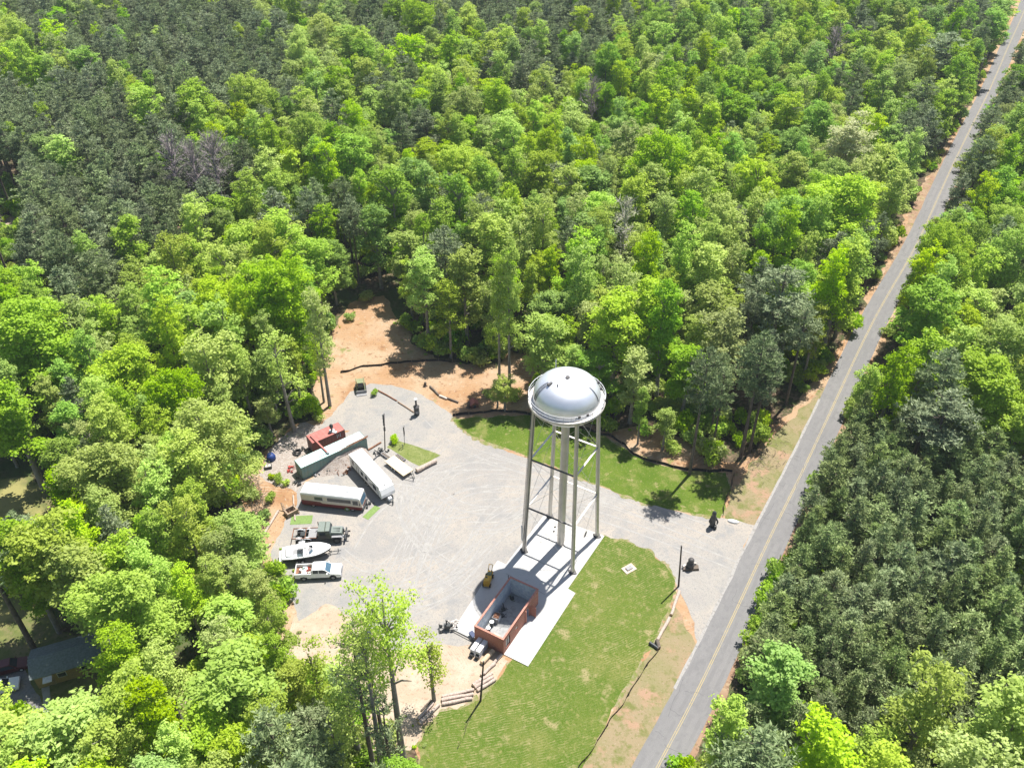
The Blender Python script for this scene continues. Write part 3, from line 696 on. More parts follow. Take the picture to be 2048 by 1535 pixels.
LG((842, 1421), (862, 1398), .12, 'thin dark pole leaning along the slanting log pile', m=M_bark)
LG((1359, 1181), (1342, 1229), .24, 'upper pinkish log in the line beside the apron')
LG((1339, 1234), (1315, 1279), .24, 'lower pinkish log in the line beside the apron')
LG((1313, 1280), (1319, 1294), .28, 'short dark crooked stump at the end of the roadside logs', m=M_bark)
LG((1299, 1284), (1317, 1296), .25, 'dark split log bending left at the end of the roadside logs', m=M_blk)
LG((833, 941), (872, 921), .42, 'fat barked log lying beside the small grass island', m=M_log)
LG((756, 780), (794, 801), .14, 'dark railway sleeper edging the gravel below the loader', m=M_rust, name='timber')
LG((796, 803), (828, 824), .14, 'faded orange timber edging between sleeper and black stove', m=M_wood, name='timber')
LG((860, 772), (878, 790), .2, 'dark charred log on the orange dirt', m=M_bark)
LG((879, 791), (894, 797), .22, 'pale broken log end to end with the charred log', m=M_rock)
LG((893, 795), (917, 804), .2, 'dark branch log at the end of the line on orange dirt', m=M_bark)
LG((556, 1021), (513, 1092), .2, 'long pale log on bare dirt left of the army truck', name='log')
LG((541, 1088), (519, 1103), .2, 'short pale log near the long log below', m=M_log)
LG((586, 990), (590, 1040), .13, 'thin pale pole leaning left of the motorhome', m=M_log)
LG((736, 899), (762, 884), .16, 'brown timber edging left of the slim pole', m=M_rust, name='timber')

# ------------------------------------------------------------------ poles
def util_pole(bpx, tpx, label, r=.14, name='utility_pole', arm=False):
    b = G(*bpx); h = zat(b, tpx[1])
    # lean so that the top comes out where it stands
    q = G(tpx[0], tpx[1], h); t = thing(name, b, 0, label, 'pole')
    top = Vector((q.x-b.x, q.y-b.y, h)); top.x = max(-.8, min(.8, top.x)); top.y = max(-.3, min(.3, top.y))
    MB().cyl((0, 0, 0), top, r, r*.7, 12).build('shaft', M_pole, t)
    MB().cyl(top-Vector((0, 0, .15)), top+Vector((0, 0, .05)), r*.8, r*.8, 10).build('cap', M_dsteel, t)
    return t, top
util_pole((961, 1401), (967, 1322), 'bare dark utility pole standing by the log piles')
util_pole((1357, 1172), (1363, 1091), 'bare dark utility pole at the driveway mouth')
t, top = util_pole((770, 898), (768, 827), 'tall dark carved pole behind the small grass island', .1)
k = MB(); random.seed(9)
for i in range(9): k.box((top.x*.6, top.y*.6, top.z*(.55+.05*i)), (.34-.02*i, .2, .24), i*.9)
k.build('carving', M_blk, t)
t, top = util_pole((809, 889), (808, 851), 'thin short pole with a furled dark flag by the grass island', .045, 'flag_pole')
MB().add([(0.03, 0, top.z*.95), (.22, .05, top.z*.85), (.25, .02, top.z*.6), (.12, -.05, top.z*.42), (.03, 0, top.z*.45)], [(0, 1, 2, 3, 4)]).add([(0.03, .04, top.z*.95), (.22, .12, top.z*.85), (.25, .1, top.z*.6), (.12, .06, top.z*.42), (.03, .04, top.z*.45)], [(4, 3, 2, 1, 0)]).build('flag', M_blk, t)

# ------------------------------------------------------------------ silt fences
def fence(px, label, h=.62, dens=1.6):
    pts = [G(*p) for p in px]; full = []
    for a, b in zip(pts[:-1], pts[1:]):
        n = max(1, int((b-a).length/.5))
        for i in range(n): full.append(a.lerp(b, i/n))
    full.append(pts[-1])
    full = [p+Vector((noise.noise(p*.5), noise.noise(p*.5+Vector((7, 7, 0))), 0))*.35 for p in full]
    c = full[0]; t = thing('silt_fence', c, 0, label, 'silt fence')
    vv = []; ff = []
    for i, p in enumerate(full):
        q = p-c; hh = h*(.85+.3*noise.noise(p*.8)); lean = Vector((noise.noise(p*.3), noise.noise(p*.3+Vector((3, 0, 0))), 0))*.3
        vv += [(q.x, q.y, -.02), (q.x+lean.x, q.y+lean.y, hh), (q.x+lean.x+.02, q.y+lean.y+.02, hh), (q.x+.02, q.y+.02, -.02)]
        if i:
            k = 4*i
            ff += [(k-4, k, k+1, k-3), (k-3, k+1, k+2, k-2), (k-2, k+2, k+3, k-1)]
    MB().add(vv, ff).build('fabric', M_geo, t)
    acc = 9
    for i in range(1, len(full)):
        acc += (full[i]-full[i-1]).length
        if acc > 2.4:
            acc = 0; q = full[i]-c
            MB().box((q.x, q.y-.05, .45), (.05, .05, .9)).build('stake', M_wood, t)
fence([(905, 832), (930, 828), (985, 824), (1030, 824), (1062, 830), (1100, 838), (1150, 852), (1215, 872), (1248, 888), (1268, 910), (1300, 922), (1340, 933), (1385, 941), (1420, 944), (1462, 943)], 'long black silt fence along the back of the north lawn')
fence([(1466, 944), (1462, 970), (1452, 1000), (1443, 1033)], 'short black silt fence running down to the driveway mouth')
fence([(680, 746), (720, 736), (760, 730), (800, 726), (850, 722), (905, 722)], 'black silt fence across the orange dirt clearing', .5)
fence([(1319, 1296), (1300, 1325), (1272, 1362), (1258, 1390), (1235, 1420), (1215, 1450), (1190, 1490), (1165, 1525), (1150, 1550)], 'long black silt fence between the lower lawn and the road', .55)
fence([(961, 1403), (948, 1420), (932, 1445), (926, 1475), (918, 1500)], 'low black strip running down the lawn from the utility pole', .06)

# ------------------------------------------------------------------ small utility vault
vp = [G(1240, 1134), G(1262, 1125), G(1276, 1139), G(1254, 1151)]
c = sum(vp, Vector())/4; hv = heading(vp[3], vp[2])
t = thing('utility_vault', c, hv, 'small square concrete collar with a grey hatch set in the lawn', 'vault')
MB().box((0, 0, .05), (1.9, 1.35, .12)).build('collar', mat('vault_concrete', (.52, .42, .34), .9), t)
MB().box((0, 0, .2), (.95, .6, .2)).build('hatch', M_grey, t)

# ------------------------------------------------------------------ containers
def container(pn, pr, pf, L, lab, ms, mt, H=2.59, W=2.44):
    a = G(*pn, H); b = G(*pr, H); h = heading(a, b); d = (b-a).normalized(); n = Vector((-d.y, d.x, 0))
    t = thing('shipping_container', Vector((a.x, a.y, 0)), h, lab, 'shipping container')
    # local x along, y away from camera
    def corr(mb, x0, x1, y, axis):
        k = int((x1-x0)/.28); pts = []
        for i in range(k+1):
            x = x0+(x1-x0)*i/k; o = .035 if i % 2 else -.005
            pts += [(x-.05, o), (x+.05, o)] if 0 < i < k else [(x, o)]
        vv = []
        for (x, o) in pts:
            if axis == 'x': vv += [(x, y+o, .12), (x, y+o, H-.1)]
            else: vv += [(y+o, x, .12), (y+o, x, H-.1)]
        mb.add(vv, [(2*i, 2*i+2, 2*i+3, 2*i+1) for i in range(len(pts)-1)])
    s = MB(); corr(s, .1, L-.1, .03, 'x'); corr(s, .1, L-.1, W-.06, 'x'); corr(s, .1, W-.1, L-.06, 'y')
    s.build('side_panel', ms, t)
    f = MB()
    for y in (.05, W-.05):
        f.box((L/2, y, .08), (L, .1, .16)).box((L/2, y, H-.06), (L-.2, .1, .12))
        for x in (.05, L-.05): f.box((x, y, H/2+.05), (.12, .12, H-.16))
    for x in (.05, L-.05): f.box((x, W/2, .08), (.1, W-.2, .15)).box((x, W/2, H-.06), (.1, W-.2, .12))
    f.build('frame', ms, t)
    r = MB(); k = int(L/.3)
    vv = []
    for i in range(k+1):
        x = .06+(L-.12)*i/k; z = H-.01+(.02 if i % 2 else 0)
        vv += [(x, .06, z), (x, W-.06, z)]
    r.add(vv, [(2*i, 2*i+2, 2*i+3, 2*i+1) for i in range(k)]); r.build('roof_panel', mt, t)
    dd = MB()
    for y in (W*.26, W*.74): dd.box((.02, y, H/2), (.05, W*.44, H-.3))
    dr = dd.build('door', ms, t)
    lb = MB()
    for y in (.5, .95, 1.5, 1.95): lb.cyl((-.03, y, .25), (-.03, y, H-.25), .025, n=6)
    lb.build('lock_bar', M_lgrey, dr)
    return t, a, h
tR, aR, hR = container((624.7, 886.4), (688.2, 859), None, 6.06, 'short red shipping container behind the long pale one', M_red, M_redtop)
mk = MB()
for i, x in enumerate((4.55, 4.85, 5.15)): mk.box((x, -.012, 1.9-.0*i), (.12, .01, .9 if i != 1 else .5))
mk.build('painted_number', M_lgrey, tR)
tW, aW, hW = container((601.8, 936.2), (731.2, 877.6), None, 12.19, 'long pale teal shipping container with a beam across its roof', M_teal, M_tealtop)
# earth bank piled against the near side of the long container
def berm():
    h_ = hW; d = Vector((math.cos(h_), math.sin(h_), 0)); n = Vector((d.y, -d.x, 0)); secs = []
    K = 26
    for i in range(K+1):
        u = i/K; x = 1.6+10.2*u; top = 1.75*min(1, u*2.2)*(1 if u < .9 else (1-u)/.1*.6+.4); wdt = 2.6*min(1, .25+u*2)
        row = []
        for j in range(9):
            v = j/8; z = top*(1-v)**1.3+.0; p = aW+d*x+n*(-.02+wdt*v); q = noise.noise(Vector((x*.9, v*4, 2)))*.22*(1-abs(v-.5))
            row.append((p.x+d.x*q, p.y+d.y*q, max(-.05, z+q-(.06 if j == 8 else 0))))
        secs.append(row)
    vv = [p for r in secs for p in r]; ff = [(i*9+j, i*9+j+1, (i+1)*9+j+1, (i+1)*9+j) for i in range(K) for j in range(8)]
    o = MB().add(vv, ff, True).build('earth_bank', M_rubble, fix=False); o.data.flip_normals() if o.data.polygons[20].normal.z < 0 else None
    tag(o, kind='structure')
berm()
# beam spanning both roofs
A = G(621, 871, 2.72); B = G(655, 905, 2.72)
t = thing('steel_beam', (A+B)/2, 0, 'rusty red steel beam laid across both container roofs', 'beam')
c = (A+B)/2; h = heading(A, B); m = MB()
m.box((0, 0, 0.12), ((B-A).length, .26, .03), h).box((0, 0, -.06), ((B-A).length, .26, .03), h).box((0, 0, .03), ((B-A).length, .04, .16), h); m.build('girder', M_redtop, t)
MB().box(B-c+Vector((.1, -.1, .05)), (.5, .3, .3), h).build('end_bracket', M_grey, t)
A = G(683, 897, 2.72); B = G(730, 874, 2.72)
t = thing('pipe_bundle', (A+B)/2, heading(A, B), 'bundle of rusty pipes lying along the pale container roof', 'pipes')
m = MB()
for i in range(4): m.cyl((-2.9+.5*i, .08*i-.3+.1*(i % 2), .03), (2.6+.1*i, .09*i-.25, .03), .05, n=6)
m.build('pipe', M_rust, t)
A = G(638, 914, 2.62); B = G(655, 906, 2.62)
o = MB().cyl((-(B-A).length/2, 0, .06), ((B-A).length/2, 0, .06), .04, n=6).build('roof_bar', M_grey); o.location = (A+B)/2; o.rotation_euler = (0, 0, heading(A, B)); tag(o, 'thin grey bar lying on the pale container roof', 'bar')
# chimney cowl / statue on the red container
p = G(664, 862, 2.65); t = thing('roof_fan', p, 0, 'black round headed cowl standing on the red container roof', 'cowl')
MB().box((0, 0, .1), (.9, .7, .1), .3).box((.4, -.2, .06), (.9, .5, .06), -.3).build('base', M_lgrey, t); MB().cyl((0, 0, .15), (0, 0, .75), .16, .12, 10).build('stem', M_dsteel, t)
MB().lathe([(.02, .6), (.25, .75), (.34, 1.05), (.3, 1.35), (.15, 1.55), (.02, 1.6)], 14).build('head', M_blk, t)

# ------------------------------------------------------------------ vehicles
def strip_marks(parent, pts, w, m, name='graphic'):
    mb = MB()
    for a, b in zip(pts[:-1], pts[1:]): mb.cyl(a, b, w, w, 4, caps=False)
    return mb.build(name, m, parent)

def pickup(loc, rz, label):
    t = thing('pickup_truck', loc, rz, label, 'pickup truck')
    L = 6.3
    # body lower: profile x from -3.15 to 3.15
    low = [(-3.1, .55), (-2.45, .5), (-2.4, .75), (-2.15, .98), (-1.75, .98), (-1.5, .75), (-1.45, .5), (1.55, .5), (1.6, .75), (1.85, .98), (2.25, .98), (2.5, .75), (2.55, .5), (3.0, .5), (3.15, .65), (3.15, .95), (3.05, 1.15), (1.3, 1.28), (-.85, 1.3), (-.85, .75), (-3.1, .75)]
    MB().prism(low, .98, hwt=.93, z0=.9, z1=1.3).build('body', M_white, t)
    b = MB()
    b.box((-2.0, .93, 1.05), (2.3, .09, .62)).box((-2.0, -.93, 1.05), (2.3, .09, .62)).box((-.9, 0, 1.05), (.08, 1.78, .6))
    b.build('bed_side', M_white, t)
    MB().box((-2.0, 0, .78), (2.2, 1.76, .05)).build('bed_floor', M_rust, t)
    MB().box((-3.12, 0, 1.05), (.07, 1.86, .6)).build('tailgate', M_white, t)
    cab = [(-.84, 1.28), (-.78, 1.75), (-.55, 1.93), (.75, 1.93), (1.0, 1.86), (1.75, 1.27)]
    MB().prism(cab, .93, hwt=.76, z0=1.28, z1=1.93).build('cab', M_white, t)
    MB().add([(1.72, -.80, 1.31), (1.72, .80, 1.31), (1.06, .70, 1.845), (1.06, -.70, 1.845)], [(0, 1, 2, 3)]).build('windscreen', M_bglass, t).location = (.03, 0, .02)
    MB().add([(-.84, -.72, 1.42), (-.84, .72, 1.42), (-.80, .68, 1.72), (-.80, -.68, 1.72)], [(0, 1, 2, 3)]).build('rear_window', M_glass, t).location = (-.03, 0, 0)
    for s in (-1, 1):
        for x0, x1, x2, x3 in ((-.62, .12, .10, -.55), (.24, 1.42, .95, .24)):
            MB().add([(x0, s*.935, 1.36), (x1, s*.935, 1.36), (x2, s*.80, 1.84), (x3, s*.80, 1.84)], [(0, 1, 2, 3)]).build('side_window', M_glass, t)
        MB().box((1.35, s*1.08, 1.38), (.14, .22, .2)).build('wing_mirror', M_white, t)
        MB().box((3.1, s*.78, .93), (.14, .32, .22)).build('headlight', M_lgrey, t)
        MB().box((-3.16, s*.88, 1.05), (.05, .12, .4)).build('tail_light', M_mred, t)
        MB().box((.35, s*1.0, .48), (2.6, .12, .07)).build('side_step', M_black, t)
        for x in (-1.95, 2.05): wheel(t, x, s*.86, .41, .28, M_grey)
    MB().box((3.2, 0, .62), (.12, 1.9, .24)).build('bumper', M_chrome, t)
    MB().box((3.165, 0, .9), (.04, 1.15, .3)).build('grille', M_blk, t)
    MB().box((-3.22, 0, .6), (.14, 1.8, .2)).build('rear_bumper', M_rust, t)
    return t
A = G(606.5, 1160.5); B = G(668, 1158); h = heading(A, B); c = (A+B)/2+Vector((-math.sin(h), math.cos(h), 0))*.95
PKS = 1.06
pk = pickup(c, h, 'white crew cab pickup with junk in its bed, nearest the sand'); pk.scale = (PKS, PKS, PKS)
PM = Matrix.Translation(c) @ Matrix.Rotation(h, 4, 'Z')
random.seed(3)
for i, (x, y, mt, nm, lb) in enumerate(((-2.6, .2, M_white, 'white_bucket', 'white bucket at the tail of the white pickup bed'), (-2.2, .45, M_teal, 'green_box', 'green grey box in the white pickup bed'), (-1.4, .3, M_mred, 'red_tool_heap', 'red tangle of gear against the cab in the pickup bed'), (-1.9, -.4, M_rust, 'rusty_chain_heap', 'rusty heap of chain in the white pickup bed'), (-1.3, -.35, M_rock, 'pale_bag', 'pale bag beside the red gear in the pickup bed'), (-2.7, -.5, M_blk, 'black_box', 'black box in the rear corner of the pickup bed'))):
    m = MB()
    if 'bucket' in nm: m.cyl((0, 0, 0), (0, 0, .4), .15, .18, 12)
    elif 'heap' in nm:
        for k in range(12):
            a = random.uniform(0, 6.3); p = Vector((random.uniform(-.2, .2), random.uniform(-.2, .2), .03)); m.cyl(p, p+Vector((math.cos(a)*.35, math.sin(a)*.35, random.uniform(0, .4))), .04, n=5)
    else: m.box((0, 0, .15), (.45, .35, .3), .3, taper=.85).box((.1, .05, .33), (.2, .2, .06), .6)
    o = m.build(nm, mt); o.location = PM @ Vector((x, y, .81)); tag(o, lb, 'pickup load')

def boat(loc, rz, label):
    t = thing('boat', loc+Vector((0, 0, .55)), rz, label, 'boat')
    # +x bow
    L = 7.0; secs = []; deck = []
    for i in range(15):
        u = i/14; x = -3.5+L*u
        w = 1.38*(1 if u < .5 else max(.12, 1-((u-.5)/.5)**2.6*.75)); w *= (.86+.14*min(1, u*5))
        zk = .0+.45*max(0, (u-.6)/.4)**2; zt = 1.0+.15*u
        secs.append([(x, -w*.99, zt), (x, -w, zt-.1), (x, -w*.8, zk+.35), (x, 0, zk), (x, w*.8, zk+.35), (x, w, zt-.1), (x, w*.99, zt)])
        deck.append((x, w, zt))
    lo = MB(); lo.loft([[s_[1], s_[2], s_[3], s_[4], s_[5]] for s_ in secs], caps=False); n = len(secs)
    lo.add([secs[0][k] for k in (1, 2, 3, 4, 5)], [(0, 1, 2, 3, 4)]); lo.build('hull', M_blk, t)
    g = MB()
    for s in (-1, 1):
        vv = []
        for (x, w, z) in deck: vv += [(x, s*w*1.01, z-.12), (x, s*w*1.01, z+.02), (x, s*(w-.24 if w > .4 else 0), z+.04), (x, s*(w-.26 if w > .4 else 0), z-.15)]
        g.add(vv, [(4*i+k, 4*i+4+k, 4*i+5+k, 4*i+1+k) for i in range(14) for k in range(3)])
    g.box((3.35, 0, 1.12), (.5, .5, .06)).box((-3.3, 0, .95), (.5, 2.0, .12))
    g.build('gunwale', M_white, t)
    lv = []
    for (x, w, z) in deck: lv += [(x, -w*.93, z-.07), (x, w*.93, z-.07)]
    MB().add(lv, [(2*i, 2*i+1, 2*i+3, 2*i+2) for i in range(14)]).build('deck_liner', M_wroof, t)
    MB().box((-.6, 0, .94), (3.2, .7, .05)).box((2.0, 0, 1.0), (1.3, .5, .05)).build('cockpit_floor', M_grey, t)
    MB().box((-1.2, 0, 1.0), (1.5, .9, .1)).box((.6, 0, 1.08), (.7, 1.5, .08)).build('floor_mat', M_grey, t)
    st = MB(); st.box((-2.4, 0, 1.0), (.9, 1.7, .5)).box((-1.2, .75, .75), (1.6, .4, .4)).box((-1.2, -.75, .75), (1.6, .4, .4)).box((.1, .55, .85), (.5, .5, .55)).box((.1, -.55, .85), (.5, .5, .55)).box((2.0, .45, .8), (1.3, .3, .3)).box((2.0, -.45, .8), (1.3, .3, .3)).box((2.75, 0, .8), (.35, .5, .3))
    st.build('seating', M_white, t)
    MB().box((-2.95, 0, 1.04), (.35, 1.5, .04)).build('grey_pad', M_grey, t)
    MB().box((-3.75, 0, .45), (.6, 2.0, .08)).build('swim_platform', M_lgrey, t)
    ws = MB()
    for s in (-1, 1): ws.add([(.55, s*1.0, 1.1), (1.05, s*.35, 1.1), (.9, s*.33, 1.5), (.4, s*.95, 1.45)], [(0, 1, 2, 3)])
    ws.build('windscreen', M_bglass, t)
    tw = MB()
    for x in (-.5, .2):
        tw.path([(x, -1.18, 1.1), (x-.25, -1.0, 2.2), (x-.3, 0, 2.35), (x-.25, 1.0, 2.2), (x, 1.18, 1.1)], .04)
    tw.path([(-.8, -.8, 2.28), (-.1, -.8, 2.28)], .03).path([(-.8, .8, 2.28), (-.1, .8, 2.28)], .03); tw.build('wakeboard_tower', M_blk, t)
    MB().box((-.45, 0, 2.36), (.9, 1.3, .04)).build('canopy', M_lgrey, t)
    MB().torus((-.05, .5, 1.15), .17, .02, 14, 5, 'X').build('steering_wheel', M_blk, t)
    return t
def boat_trailer(loc, rz, label):
    t = thing('boat_trailer', loc, rz, label, 'boat trailer')
    f = MB()
    for s in (-1, 1): f.path([(-3.4, s*.75, .5), (1.6, s*.75, .5), (3.6, s*.12, .5)], .06)
    f.path([(3.4, 0, .5), (5.0, 0, .5)], .06)
    for x in (-2.6, -1, .8): f.path([(x, -.8, .5), (x, .8, .5)], .05)
    f.build('frame', M_blk, t)
    for s in (-1, 1):
        for x in (-1.5, -.7): wheel(t, x, s*1.05, .34, .22, M_lgrey)
        MB().box((-1.1, s*1.05, .75), (1.7, .28, .05)).build('mudguard', M_blk, t)
    MB().cyl((4.6, .2, 0.0), (4.6, .2, .75), .05, n=8).build('jockey_wheel', M_dsteel, t)
    MB().box((3.3, 0, .95), (.12, .12, .9)).build('winch_post', M_blk, t)
    return t
A = G(563, 1110, 1.2); B = G(663, 1096, 1.2); h = heading(A, B); c = (A+B)/2; c.z = 0
boat_trailer(c, h, 'black tandem axle trailer carrying the white boat'); boat(c, h, 'white open speedboat with black hull and tower, on its trailer')

def army_truck(loc, rz, label):
    t = thing('army_truck', loc, rz, label, 'military truck')
    f = MB()
    for s in (-.45, .45): f.box((0, s, .95), (8.0, .12, .25))
    f.build('chassis', M_blk, t)
    c = MB()
    c.prism([(-.6, 1.1), (-.6, 2.55), (.55, 2.6), (.95, 2.6), (1.25, 1.95), (1.25, 1.1)], 1.12, hwt=1.02, z0=1.9, z1=2.6); c.build('cab', M_army, t)
    MB().box((-.13, 0, 2.65), (.98, 2.08, .06)).build('roof_panel', mat('truck_roof', (.16, .19, .17), .6), t)
    MB().box((.82, 0, 2.64), (.62, 1.98, .05)).build('roof_panel', bpy.data.materials['truck_roof'], t)
    MB().prism([(1.25, 1.1), (1.25, 1.92), (2.85, 1.8), (2.95, 1.1)], .72, hwt=.66, z0=1.1, z1=1.9).build('hood', bpy.data.materials['truck_roof'], t)
    hl = MB()
    for y in (-.3, 0, .3): hl.box((2.0, y, 1.89), (1.2, .05, .05))
    hl.build('hood_rib', M_blk, t)
    for s in (-1, 1):
        MB().prism([(1.3, 1.2), (1.35, 1.42), (2.75, 1.42), (3.05, 1.1), (2.95, 1.08), (2.7, 1.32), (1.6, 1.32)], .22, M=Matrix.Translation((0, s*.95, 0))).build('fender', M_grey, t)
        MB().add([(-.35, s*1.12, 1.95), (.5, s*1.12, 1.95), (.5, s*1.07, 2.42), (-.35, s*1.07, 2.42)], [(0, 1, 2, 3)]).build('side_window', M_glass, t)
        MB().box((.1, s*1.14, 1.5), (.9, .03, .8)).build('door', M_blk, t)
        MB().cyl((3.0, s*.75, 1.25), (3.12, s*.75, 1.25), .14, n=12).build('headlight', M_lgrey, t)
        wheel(t, 2.05, s*.98, .56, .38, M_blk)
        for x in (-2.35, -3.65):
            wheel(t, x, s*.98, .55, .5, M_grey)
            MB().prism([(x-.62, .9), (x-.45, 1.25), (x, 1.35), (x+.45, 1.25), (x+.62, .9), (x+.58, .85), (x+.4, 1.18), (x, 1.28), (x-.4, 1.18), (x-.58, .85)], .22, M=Matrix.Translation((0, s*1.0, 0))).build('mudguard', M_lgrey, t)
    MB().add([(1.0, -.95, 2.5), (1.0, .95, 2.5), (1.22, .98, 2.0), (1.22, -.98, 2.0)], [(0, 1, 2, 3)]).build('windscreen', M_glass, t).location = (.04, 0, .02)
    MB().box((3.35, 0, .95), (.2, 2.3, .3)).box((3.15, .5, .95), (.5, .15, .15)).box((3.15, -.5, .95), (.5, .15, .15)).build('bumper', M_blk, t)
    gg = MB()
    for y in (-.5, -.25, 0, .25, .5): gg.box((3.05, y, 1.4), (.06, .06, .8))
    gg.build('grille', M_blk, t)
    MB().box((3.5, 0, 1.0), (.35, .7, .4)).build('winch', M_dsteel, t)
    # rusty framed rear deck
    d = MB(); d.box((-2.75, 1.05, 1.3), (3.9, .1, .16)).box((-2.75, -1.05, 1.3), (3.9, .1, .16)).box((-4.65, 0, 1.3), (.1, 2.2, .16)).box((-.85, 0, 1.3), (.1, 2.2, .16)).box((-2.7, 0, 1.3), (.08, 2.0, .1))
    d.build('deck_frame', M_rust, t)
    MB().box((-1.6, 0, 1.27), (1.3, 2.0, .05)).build('deck_plate', M_grey, t)
    MB().cyl((-.75, .75, 1.1), (-.75, .75, 2.9), .07, n=8).build('exhaust_stack', M_blk, t)
    MB().cyl((-3.2, .3, 1.0), (-2.3, .1, 1.25), .1, n=8).box((-3.1, 0, 1.2), (.8, .9, .15)).build('fifth_wheel', M_blk, t)
    return t
A = G(588, 1066, 1.0); B = G(702, 1063, 1.0)
A = G(590, 1074, .9); B = G(704, 1068, .9); h = heading(A, B); c = (A+B)/2; c.z = 0; c += Vector((0, .3, 0))
army_truck(c, h+R(-1), 'black six wheeled military truck with rusty open deck')

def motorhome(loc, rz, label):
    t = thing('motorhome', loc, rz, label, 'motorhome')
    L, W = 9.9, 1.24
    side = [(-4.95, .45), (4.55, .45), (4.95, .75), (4.98, 1.45), (4.72, 2.7), (4.45, 2.98), (-4.7, 2.98), (-4.95, 2.7)]
    MB().prism([(-4.95, 1.05), (4.98, 1.05), (4.98, 1.45), (4.70, 2.66), (-4.95, 2.66)], W).build('body', M_cream_p, t)
    MB().prism([(-4.96, .42), (4.6, .42), (4.99, .7), (5.0, 1.09), (4.4, 1.06), (-1.5, 1.06), (-1.9, 1.35), (-4.97, 1.42)], W+.012).build('skirt', M_maroon, t)
    MB().prism([(-4.97, 2.6), (4.76, 2.6), (4.70, 2.82), (4.4, 3.0), (-4.7, 3.0), (-4.95, 2.85)], W+.03, hwt=W-.12, z0=2.75, z1=3.0).build('roof', M_wroof, t)
    for s in (-1, 1):
        e = s*(W+.012)
        for (a, b, z0, z1) in ((-2.7, -1.35, 1.7, 2.35), (-.6, 3.25, 1.72, 2.38), (3.55, 4.4, 1.5, 2.35)):
            fr = MB().box(((a+b)/2, e, (z0+z1)/2), (b-a+.1, .03, z1-z0+.1)).build('window', M_lgrey, t)
            MB().box(((a+b)/2, e+s*.012, (z0+z1)/2), (b-a, .03, z1-z0)).build('pane', M_glass, fr)
        MB().box((0, s*(W+.014), 1.52), (9.7, .012, .07)).build('stripe', M_lgrey, t)
        for x in (-3.1, 3.35): wheel(t, x, s*1.08, .42, .28, M_lgrey)
        MB().box((4.75, s*1.42, 1.9), (.12, .22, .42)).build('wing_mirror', M_blk, t)
        MB().box((5.0, s*.95, .95), (.05, .35, .2)).build('headlight', M_lgrey, t)
    MB().add([(5.0, -1.12, 1.5), (5.0, 1.12, 1.5), (4.78, 1.08, 2.5), (4.78, -1.08, 2.5)], [(0, 1, 2, 3)]).build('windscreen', M_bglass, t).location = (.02, 0, 0)
    MB().box((5.08, 0, .6), (.16, 2.4, .25)).build('bumper', M_blk, t)
    MB().box((-5.03, 0, .6), (.14, 2.3, .22)).build('rear_bumper', M_blk, t)
    for x in (-2.3, 2.6): MB().box((x, .1, 3.06), (1.1, .42, .1)).box((x, .1, 3.12), (.8, .3, .04)).build('roof_vent', M_lgrey, t)
    MB().cyl((-1.1, .75, 3.0), (-1.1, .75, 3.3), .09, n=10).build('roof_pipe', M_lgrey, t)
    return t
A = G(460+715*.1954, 900+440*.1954, 2.8); B = G(460+1338*.1954, 900+508*.1954, 2.8); h = heading(A, B); n = Vector((-math.sin(h), math.cos(h), 0))
c = (A+B)/2+n*1.24; c.z = 0
motorhome(c, h, 'old cream and maroon motorhome with white roof')

